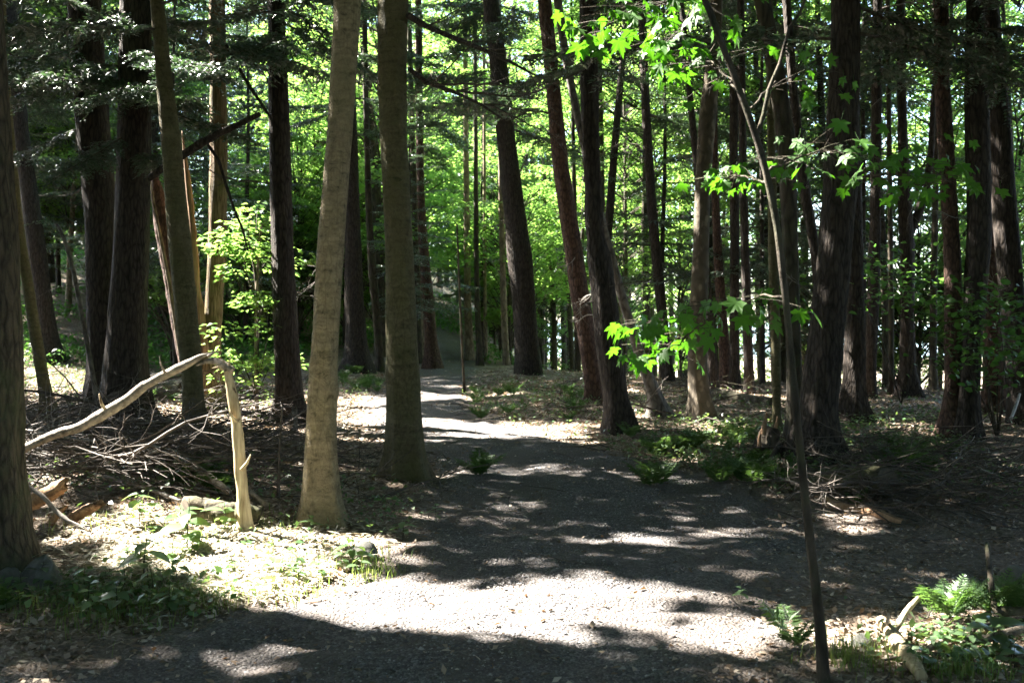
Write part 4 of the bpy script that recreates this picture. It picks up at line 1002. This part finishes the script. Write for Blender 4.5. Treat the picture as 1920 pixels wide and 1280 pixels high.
chunk('splintered_wood', 'jagged orange splinter of wood pointing up and right', [(128,972,Yc-.05,22),(160,955,Yc-.1,24),(188,941,Yc-.15,16)], 'rot_wood', 2, 8)
chunk('splintered_wood', 'small upright orange wood splinter between the two larger chunks', [(92,982,Yc-.1,14),(106,965,Yc-.1,13),(118,952,Yc-.1,8)], 'rot_wood', 3, 7)
chunk('dead_stick', 'pale straight stick leaning across the orange wood chunks', [(52,910,Yc-.2,8),(80,930,Yc-.25,9),(105,958,Yc-.25,9),(130,978,Yc-.3,8),(170,995,Yc-.3,6)], 'twig_pale', 4, 6)
chunk('wooden_stake', 'short grey stake standing behind the tan trunk', [(557,872,12.2,13),(555,820,12.2,12),(553,770,12.2,11)], 'grey_wood', 5, 8)
b = at(1442, 862)
st = thing('tree_stump', 'splintered dark stump left of the huge dark trunk', 'stump', b)
px_tube([(1442,866,b.y,62),(1440,840,b.y,44),(1442,815,b.y,38),(1446,800,b.y,26)], None, '', amp=.16, seed=15, k=16).build('stump_body', M['far'], st, True, off=b)
for k, pix in enumerate((((1430,815,b.y-.1,10),(1434,795,b.y-.1,8),(1438,772,b.y-.1,2)), ((1452,810,b.y,10),(1456,795,b.y,6),(1458,780,b.y,2)), ((1424,838,b.y-.1,9),(1424,820,b.y-.1,6),(1427,806,b.y-.1,2)))):
    px_tube(pix, None, '', amp=.12, seed=30 + k, k=6).build('splinter', M['red_wood'], st, True, off=b)
# pale forked branch on the ground at the lower right
b = at(1690, 1215)
pb = thing('pale_branch', 'pale broken branch with a knot lying at the lower right', 'branch', b)
def gpt(px, py, up): 
    p = at(px, py); return (960 + p.x / p.y * F, HOR - (p.z + up - CZ) / p.y * F, p.y)
px_tube([(*gpt(1652,1185,.06),20),(*gpt(1668,1200,.05),25),(*gpt(1690,1235,.04),30),(*gpt(1712,1262,.04),30),(*gpt(1728,1285,.03),24)], None, '', amp=.07, seed=16, n=40).build('stick', M['snag'], pb, True, off=b)
px_tube([(*gpt(1680,1200,.06),12),(*gpt(1700,1180,.10),12),(*gpt(1722,1172,.14),9)], None, '', amp=.08, seed=17).build('side_shoot', M['snag'], pb, True, off=b)
px_tube([(*gpt(1664,1192,.05),9),(1664,1165,b.y,7),(1666,1150,b.y,4)], None, '', amp=.08, seed=18).build('side_shoot', M['twig_pale'], pb, True, off=b)
for k, (pix, lab, mt) in enumerate((
    ([(1740,1230,.03,12),(1790,1212,.05,14),(1850,1220,.06,16),(1930,1205,.08,16)], 'weathered grey branch lying right of the pale one', 'grey_wood'),
    ([(1790,1240,.03,7),(1830,1215,.10,7),(1880,1205,.12,6),(1935,1202,.12,5)], 'thin curved stick over the weathered branch at the lower right', 'twig'),
    ([(1660,1245,.02,5),(1720,1235,.03,6),(1800,1245,.03,5)], 'thin dark stick below the pale broken branch', 'twig'),
    ([(1840,1180,.04,26),(1880,1172,.06,28),(1935,1175,.06,30)], 'dark rotten log end among the ferns at the right edge', 'log'),
    ([(1868,1190,.05,12),(1858,1160,.2,11),(1850,1130,.34,8)], 'short dark broken stick standing among the ferns', 'far'),
    ([(890,1242,.015,6),(930,1240,.015,7),(985,1241,.012,4)], 'small stick lying flat on the gravel near the bottom', 'twig'),
    ([(1640,890,.03,6),(1700,880,.06,6),(1770,872,.10,5),(1850,866,.14,4)], 'long dark stick slanting over the right brush pile', 'twig'),
    ([(1570,905,.05,9),(1600,890,.18,9),(1640,875,.22,7)], 'curved dark branch on top of the cut log', 'far'),
    ([(1440,905,.02,12),(1448,880,.12,11),(1462,865,.2,8)], 'dark forked root stick below the splintered stump', 'far'),
    ([(1896,905,.6,6),(1905,890,.68,6),(1912,872,.75,5)], 'pale upright twig tip at the right edge brush', 'twig_pale'),
    ([(60,878,.14,12),(180,873,.20,14),(250,880,.24,15),(330,900,.24,17),(380,925,.18,16),(430,945,.1,12)], 'long grey fallen branch arching across the left brush pile', 'grey_wood'),
    ([(330,896,.16,13),(400,905,.13,14),(450,930,.1,12),(500,955,.03,10)], 'grey branch lying behind the arching one in the left brush pile', 'grey_wood'),
    ([(195,915,.1,6),(260,928,.08,7),(340,950,.04,6)], 'thin pale stick low in front of the left brush pile', 'twig_pale'))):
    p0 = at(pix[0][0], pix[0][1])
    o = px_tube([(*gpt(x, min(y, 1279), up), wd) for x, y, up, wd in pix], None, '', amp=.08, seed=40 + k, n=34, k=9).build('fallen_branch', M[mt], None, True)
    tag(o, lab, 'branch')
# stones
def stone(label, px, py, wd, hgt, seed):
    p = at(px, py); r = np.random.default_rng(seed); sz = wd / 2 / F * p.y
    n, k = 14, 20
    ph, th = np.meshgrid(np.linspace(0, PI, n), np.arange(k) * 2 * PI / k, indexing='ij')
    D = np.stack([np.sin(ph) * np.cos(th), np.sin(ph) * np.sin(th), np.cos(ph)], -1)
    R = 1 + .35 * fbm(D[..., 0] * 1.3 + seed * 5, D[..., 1] * 1.3, D[..., 2] * 1.3, 3)
    V = D * R[..., None] * np.array([sz, sz * .85, hgt])
    i, j = np.meshgrid(np.arange(n - 1), np.arange(k), indexing='ij')
    q = np.stack([i*k + j, (i+1)*k + j, (i+1)*k + (j+1) % k, i*k + (j+1) % k], -1).reshape(-1, 4)
    o = MB().add(V, q).build('stone', M['stone'], None, True); o.location = (p.x, p.y + sz * .5, p.z + hgt * .25); o.rotation_euler = (r.normal() * .2, r.normal() * .2, r.uniform(0, 6))
    tag(o, label, 'stone')
stone('pointed mossy stone leaning against the left edge trunk', 66, 1106, 75, .13, 1)
stone('rounded stone at the lower left corner of the trunk foot', 5, 1110, 60, .10, 2)
stone('pale mossy stone half hidden by seedlings at the path edge', 682, 1052, 58, .08, 3)
stone('pale small stone beside the pale broken branch', 1622, 1215, 40, .05, 4)
stone('grey stone at the right edge behind the ferns', 1905, 1095, 46, .08, 5)

# ------------------------------------------------------------------ brush piles
BR = [dead_branch_mesh(100 + i, L, r0, mt, n, .09, True, .01) for i, (L, r0, mt, n) in enumerate(((2.4,.022,'twig',14),(1.8,.014,'twig',12),(3.0,.028,'twig',16),(1.4,.010,'twig',9),(2.0,.016,'twig_pale',11),(1.6,.009,'far',12)))]
def brush(n, px0, px1, py0, py1, label, group, hmax, seed, k0=1.0):
    r = random.Random(seed)
    for k in range(n):
        p = at(r.uniform(px0, px1), r.uniform(py0, py1))
        bi = r.randrange(len(BR))
        o = link('fallen_branch', BR[bi], None, loc=(p.x - .7 * k0, p.y, p.z + r.uniform(.04, hmax)), rot=(r.uniform(0, 6.3), r.uniform(-.22, .3), r.uniform(-.7, .7) + (PI if r.random() < .35 else 0)), sc=r.uniform(.6, 1.05) * k0)
        tag(o, label.replace('dead branch', ('thick dead branch', 'dead branch', 'long dead branch', 'small dead branch', 'pale dead branch', 'brown dead branch')[bi]).replace('thin ', ''), 'branch', group)
brush(60, 70, 500, 790, 935, 'thin dead branch tangled in the brush pile at the left', 'branches of the left brush pile', .42, 1)
brush(16, 420, 740, 850, 950, 'thin dead branch lying between the tan and olive trunks', 'branches between the two near trunks', .10, 2)
brush(30, 1680, 1990, 848, 975, 'thin dead branch tangled in the dark brush pile at the right', 'branches of the right brush pile', .24, 3, .65)
brush(14, 900, 1160, 712, 765, 'dead branch lying beyond the path near the hemlock with twigs', 'branches beyond the path', .2, 14, .6)
brush(10, 1200, 1420, 730, 790, 'dead branch on the ground near the peeling trunk', 'branches near the peeling trunk', .15, 5)
brush(8, 1540, 1740, 852, 892, 'dead branch lying around the foot of the huge trunk', 'branches near the huge trunk', .10, 6, .6)
# fine sticks over the forest floor, too many to count
mb = MB(); r = np.random.default_rng(5)
for k in range(2600):
    Yk = math.sqrt(r.uniform(4.2**2, 26**2)); px = r.uniform(-60, 1980); x = (px - 960) / F * Yk
    pn_ = float(pathness(x, Yk))
    if r.uniform() < pn_ * .93: continue
    z = Hs(x, Yk); L = r.uniform(.08, .5); a = r.uniform(0, 2*PI); h = r.uniform(.004, .05)
    d = np.array([math.cos(a), math.sin(a), r.normal() * .12]) * L
    p0 = np.array([x, Yk, z + h]); mb.add(*tube(np.array([p0, p0 + d * .5 + r.normal(0, .012, 3), p0 + d]), [.005, .004, .002], 3))
for k in range(900):
    p = at(r.uniform(60, 560), r.uniform(775, 940)) if k < 650 else at(r.uniform(1560, 1980), r.uniform(845, 985))
    L = r.uniform(.25, 1.1); a = r.normal(-.15, .5); d = np.array([math.cos(a), math.sin(a), r.normal() * .22]) * L
    p0 = np.array(p) + [-L / 2, 0, r.uniform(.03, .5 if k < 650 else .3)]
    mb.add(*tube(np.array([p0, p0 + d * .35 + r.normal(0, .03, 3), p0 + d * .7 + r.normal(0, .03, 3), p0 + d]), [.007, .006, .004, .002], 3))
for k in range(1500):
    Yk = r.uniform(11, 30); px = r.uniform(-40, 1960); x = (px - 960) / F * Yk
    if r.uniform() < float(pathness(x, Yk)) * .9: continue
    L = r.uniform(.15, .8); a = r.uniform(0, 2*PI); d = np.array([math.cos(a), math.sin(a), r.normal() * .15]) * L; p0 = np.array([x, Yk, Hs(x, Yk) + r.uniform(.005, .08)])
    mb.add(*tube(np.array([p0, p0 + d * .5 + r.normal(0, .03, 3), p0 + d]), [.008, .006, .003], 3))
mb.build('fallen_twigs', M['twig'], kind='stuff')

# ------------------------------------------------------------------ leaf litter and gravel
def scatter(n, y0, y1, pw=1.0):
    Yk = (rng.uniform(y0**pw, y1**pw, n)) ** (1 / pw); px = rng.uniform(-80, 2000, n)
    return (px - 960) / F * Yk, Yk
x, y = scatter(90000, 3.6, 26, .6); x2, y2 = scatter(40000, 9, 32, 1.3); x = np.concatenate([x, x2]); y = np.concatenate([y, y2])
k = rng.uniform(size=len(x)) > pathness(x, y) * .94; x, y = x[k], y[k]; n = len(x)
P = np.stack([x, y, np.maximum(H(x, y), path_z(x, y)) + rng.uniform(.003, .016, n)], -1); L_ = rng.uniform(.016, .058, n) * (1 + .05 * np.clip(y - 8, 0, 20))
MB().add(*leafquads(P, rdir(n, 3.2), rdir(n), L_, L_ * rng.uniform(.35, .7, n), .2, rng.uniform(-.3, .3, n)[:, None])).build('leaf_litter', M['litter'], kind='stuff')
n = 16000
pp = rng.normal(size=(n, 2)) * [150, 34] + [420, 1050]; pp = pp[(pp[:, 0] > 70) & (pp[:, 1] > 975)]; n = len(pp)
y = CZ * F / (pp[:, 1] - HOR); x = (pp[:, 0] - 960) / F * y; k = pathness(x, y) < .55; x, y = x[k], y[k]; n = len(x)
P = np.stack([x, y, H(x, y) + rng.uniform(.012, .04, n)], -1); L_ = rng.uniform(.05, .13, n)
MB().add(*leafquads(P, rdir(n, 4.0), rdir(n), L_, rng.uniform(.006, .02, n), .1, .1)).build('sun_patch_whitening_straw', M['whitening_straw'], kind='stuff')  # pale strips added to whiten the sunlit patch on the left verge
n = 34000
y = rng.uniform(3.7**.4, 15**.4, n) ** 2.5; t = rng.normal(0, .55, n)
x = path_c(y) + t * path_w(y)
xx2 = rng.uniform(1.2, 4.4, 5000); yy2 = rng.uniform(6.2, 9.5, 5000)
x = np.concatenate([x, xx2]); y = np.concatenate([y, yy2]); k = (pathness(x, y) > rng.uniform(.1, .7, len(x))) & (rng.uniform(size=len(x)) > .75 * np.exp(-((np.abs(x - path_c(y)) / path_w(y) - .5) / .16) ** 2)) & (fbm(x * .9, y * .6, 41, 2) > -.35); x, y = x[k], y[k]; n = len(x)
sz = rng.uniform(.003, .0095, n) * (1 + 1.1 * (rng.uniform(size=n) > .95))
oc = np.array([(1,0,0),(0,1,0),(-1,0,0),(0,-1,0),(0,0,1)], float)
V = oc[None] * rng.uniform(.6, 1.3, (n, 5, 1)) + rng.normal(0, .15, (n, 5, 3))
a = rng.uniform(0, 2*PI, n); ca, sa = np.cos(a), np.sin(a)
V = np.stack([V[..., 0]*ca[:, None] - V[..., 1]*sa[:, None], V[..., 0]*sa[:, None] + V[..., 1]*ca[:, None], V[..., 2] * .7], -1) * sz[:, None, None]
V += np.stack([x, y, path_z(x, y) + .002], -1)[:, None]
tf = np.array([(0,1,4),(1,2,4),(2,3,4),(3,0,4)])
MB().add(V, (np.arange(n)[:, None, None] * 5 + tf[None]).reshape(-1, 3)).build('gravel', M['gravel'], kind='stuff')

# ------------------------------------------------------------------ ferns, seedlings, grass, ground cover
def frond_mesh(seed, L=.5, fine=True):
    r = np.random.default_rng(seed); mb = MB()
    n = 16; c = curve((0, 0, 0), (.6, 0, 1.0), L, n, .02, .05, r)
    st = tube(c, np.linspace(.0035, .001, n + 1), 3)
    C_, D_, L_, N_ = [], [], [], []
    for i in range(2, 17):
        f = i / n; ax = nrm(c[min(i, n)] - c[i-1]); p = c[min(i, n)]
        up = nrm(np.cross(ax, [0, 1, 0])); up = up if up[2] > 0 else -up
        l = L * .30 * math.sin(PI * min(1, .18 + .82 * f)) ** .8 * r.uniform(.9, 1.1)
        for sd in (-1, 1):
            d = nrm(ax * .45 + np.array([0, sd, 0]) - up * .12)
            if fine:
                C_.append(p); D_.append(d); L_.append(l); N_.append(up + r.normal(size=3) * .2)
                m = 7
                for j in range(1, m):
                    g = j / m; q = p + d * l * g - up * l * .1 * g * g; ll = l * .24 * (1 - g) ** .7
                    for s2 in (-1, 1):
                        C_.append(q); D_.append(d * .9 + nrm(np.cross(up, d)) * s2); L_.append(ll); N_.append(up + r.normal(size=3) * .2)
            else:
                C_.append(p); D_.append(d); L_.append(l); N_.append(up + r.normal(size=3) * .15)
    L_ = np.array(L_)
    mb.add(*st)
    mb.add(*leafquads(np.array(C_), nrm(np.array(N_)), nrm(np.array(D_)), L_, np.where(L_ > .03, L_ * .2, L_ * .75) if fine else L_ * .22, .05, .12))
    return mb
FR = [frond_mesh(s, L).mesh('frond', M['fern']) for s, L in ((1, .52), (2, .42), (3, .34))]
def fern(label, p, n, sc, seed, group=None):
    r = random.Random(seed)
    root = thing('fern', label, 'fern', p, 0, group)
    for k in range(n):
        link('frond', r.choice(FR), root, loc=(0, 0, .01), rot=(r.uniform(-.2, .2), r.uniform(-.25, .35), k * 2 * PI / n + r.uniform(-.35, .35)), sc=sc * r.uniform(.75, 1.1))
    return root
fern('tall bright fern in the sun at the lower right, nearest the pale branch', at(1780, 1165), 8, .72, 1)
fern('bright green fern at the right edge beside the dark broken stick', at(1865, 1160), 9, .72, 2)
fern('low fern at the right edge behind the bright ones', at(1925, 1155), 7, .6, 3)
fern('small shaded fern right of the front sapling foot', at(1490, 1215), 5, .55, 4)
fern('dark fern on the path edge right of the olive trunk', at(898, 895), 9, .8, 5)
fern('small fern at the lower left corner', at(5, 1150), 6, .7, 6)
fern('shaded fern below the splintered stump', at(1390, 905), 9, .8, 7)
fern('broad fern left of the cut log', at(1500, 905), 8, .75, 8)
fern('small fern beside the thin brown fallen log', at(1602, 950), 6, .5, 9)
def fern_far(seed):
    r = random.Random(seed); mb = MB()
    for k in range(8):
        f = frond_mesh(seed * 10 + k, r.uniform(.35, .55), False); a = k * PI / 4 + r.uniform(-.3, .3); ca, sa = math.cos(a), math.sin(a)
        Rm = np.array([[ca, -sa, 0], [sa, ca, 0], [0, 0, 1]])
        mb.add(np.concatenate(f.v) @ Rm.T, *[x for x in f.f])
    return mb.mesh('fern', M['fern'])
FFAR = [fern_far(1), fern_far(2)]
for n, (x0, x1, y0, y1), lab, g in ((22, (1170, 1470, 815, 915), 'low fern in the green patch right of the path', 'ferns right of the path'), (12, (640, 720, 700, 735), 'bluish fern behind the tan trunk beside the path', 'ferns behind the tan trunk'),
                                 (14, (880, 1100, 730, 790), 'small fern beyond the path bend', 'ferns beyond the path'), (10, (220, 540, 700, 760), 'small fern in the glade behind the brush pile', 'ferns in the glade'),
                                 (12, (1560, 1780, 840, 900), 'small fern among the right brush pile', 'ferns by the right brush'), (5, (300, 440, 890, 930), 'shaded fern under the left brush pile', 'ferns under the left brush')):
    for k in range(n):
        o = link('fern', random.choice(FFAR), None, loc=at(random.uniform(x0, x1), random.uniform(y0, y1)), rot=(0, 0, random.uniform(0, 6)), sc=random.uniform(.4, .85)); tag(o, lab, 'fern', g)
# broad-leaved seedlings
def ovate(seed):
    r = np.random.default_rng(seed)
    t = np.linspace(0, 1, 7); w_ = np.sin(PI * t ** .8) * .30; w_[-1] = 0
    z = -.25 * t ** 2
    Vl = np.stack([t, w_, z + w_ * .25], -1); Vm = np.stack([t, 0*t, z], -1); Vr = Vl * [1, -1, 1]
    V = np.concatenate([Vl, Vm, Vr]); q = []
    for i in range(6): q += [(i, 7+i, 8+i, i+1), (7+i, 14+i, 15+i, 8+i)]
    return MB().add(V, q).mesh('leaf', M['herb'], True)
OV = [ovate(1), ovate(2)]
STEM = MB().add(*tube(np.array([(0,0,-.02),(.01,0,.08),(0,.01,.17)]), [.003,.0025,.0015], 4)).mesh('stem', M['far'], True)
def seedling(p, sc, label, group, seed, n=6):
    r = random.Random(seed)
    root = thing('seedling', label, 'plant', p, r.uniform(0, 6), group); root.scale = (sc,)*3
    link('stem', STEM, root)
    for k in range(n):
        z = .07 + .10 * k / n
        link('leaf', OV[k % 2], root, loc=(0, 0, z), rot=(r.uniform(-.3, .3), r.uniform(-.35, .25), k * 2.4), sc=r.uniform(.07, .12) * (1.1 if k < n - 2 else .8))
r = random.Random(77)
for k in range(22):
    seedling(at(r.uniform(190, 680), r.uniform(985, 1100)), r.uniform(.5, 1.1), 'pale broad-leaved seedling in the sunlit patch at the left', 'seedlings in the sunlit patch', 100 + k, r.randint(4, 7))
for k in range(16):
    seedling(at(r.uniform(0, 330), r.uniform(1090, 1180)), r.uniform(.6, 1.1), 'shaded seedling near the foot of the left edge trunk', 'seedlings at the lower left', 200 + k, r.randint(4, 7))
for k in range(16):
    seedling(at(r.uniform(1700, 1910), r.uniform(1190, 1270)), r.uniform(.4, .8), 'green seedling among the sticks at the lower right', 'seedlings at the lower right', 300 + k, r.randint(4, 6))
for (px, py, sc, lab) in ((350, 1040, 1.9, 'tallest seedling with large green leaves in the sunlit patch'), (270, 1090, 1.6, 'large-leaved seedling at the shaded edge of the sunlit patch'), (260, 990, 1.6, 'white sunlit seedling behind the bright patch'), (420, 1000, 1.3, 'sunlit seedling touching the snapped cream sapling'),
                          (755, 1015, 1.0, 'glossy seedling alone at the path edge below the tan trunk'), (660, 1065, 1.2, 'seedling leaning over the pale mossy stone'), (815, 980, .9, 'small shaded seedling between the olive trunk and the path'), (1390, 1130, .5, 'tiny seedling on the gravel'), (1860, 1230, 1.3, 'broad-leaved seedling below the ferns')):
    seedling(at(px, py), sc, lab, None, int(px), 7)
# grass
def blades(x, y, h0, h1, wd=.005):
    n = len(x); h = rng.uniform(h0, h1, n); a = rng.uniform(0, 2*PI, n); bnd = rng.uniform(.1, .7, n) * h
    b0 = np.stack([x, y, H(x, y) - .005], -1); s = np.stack([-np.sin(a), np.cos(a), 0*a], -1) * wd / 2; d = np.stack([np.cos(a), np.sin(a), 0*a], -1)
    m = b0 + d * bnd[:, None] * .35 + np.array([0, 0, 1]) * (h * .6)[:, None]; t = b0 + d * bnd[:, None] + np.array([0, 0, 1]) * (h * .95)[:, None]
    V = np.stack([b0 - s, b0 + s, m + s * .8, m - s * .8, t], 1); k = np.arange(n)[:, None] * 5
    return V.reshape(-1, 3), k + [[0, 1, 2, 3]], k + [[3, 2, 4]]
g = []
for (px, py, sx_, sy_, n) in ((330, 1120, 90, 16, 700), (560, 1095, 60, 16, 160), (700, 1060, 25, 12, 250), (1600, 1235, 40, 16, 260), (1800, 1260, 60, 12, 300), (240, 1000, 100, 12, 250), (470, 990, 60, 8, 300), (520, 1040, 90, 25, 90), (150, 1150, 80, 20, 500)):
    pp = rng.normal(size=(n, 2)) * [sx_, sy_] + [px, py]; Yk = CZ * F / np.maximum(pp[:, 1] - HOR, 200); g.append(np.stack([(pp[:, 0] - 960) / F * Yk, Yk], -1))
g = np.concatenate(g)
MB().add(*blades(g[:, 0], g[:, 1], .03, .13)).build('grass', M['grass'], kind='stuff')
# low green ground cover
g = []
for (px, py, sx_, sy_, n) in ((110, 715, 70, 22, 2600), (1320, 860, 130, 35, 3200), (1000, 745, 120, 20, 2200), (1180, 760, 110, 22, 900), (1620, 790, 160, 20, 900), (900, 780, 60, 15, 250), (1480, 830, 120, 30, 1400), (1650, 850, 130, 30, 1500), (330, 735, 130, 20, 1200), (480, 760, 60, 20, 700), (1740, 940, 150, 40, 900), (300, 930, 150, 20, 800), (680, 960, 80, 20, 200), (1800, 1215, 70, 28, 320), (230, 1125, 130, 22, 600), (450, 1030, 160, 30, 130), (660, 725, 40, 12, 500)):
    pp = rng.normal(size=(n, 2)) * [sx_, sy_] + [px, py]; Yk = CZ * F / np.maximum(pp[:, 1] - HOR, 85); g.append(np.stack([(pp[:, 0] - 960) / F * Yk, Yk], -1))
g = np.concatenate(g); x, y = g[:, 0], g[:, 1]; k = pathness(x, y) < .5; x, y = x[k], y[k]; n = len(x)
P = np.stack([x, y, H(x, y) + rng.uniform(.02, .16, n) * np.clip(y / 9, .35, 1)], -1); L_ = rng.uniform(.03, .075, n)
MB().add(*leafquads(P, rdir(n, 2.0), rdir(n), L_, L_ * .6)).build('ground_cover', M['herb'], kind='stuff')
print('TRIS', sum(len(m.polygons) for m in bpy.data.meshes), 'OBJ', len(bpy.data.objects))
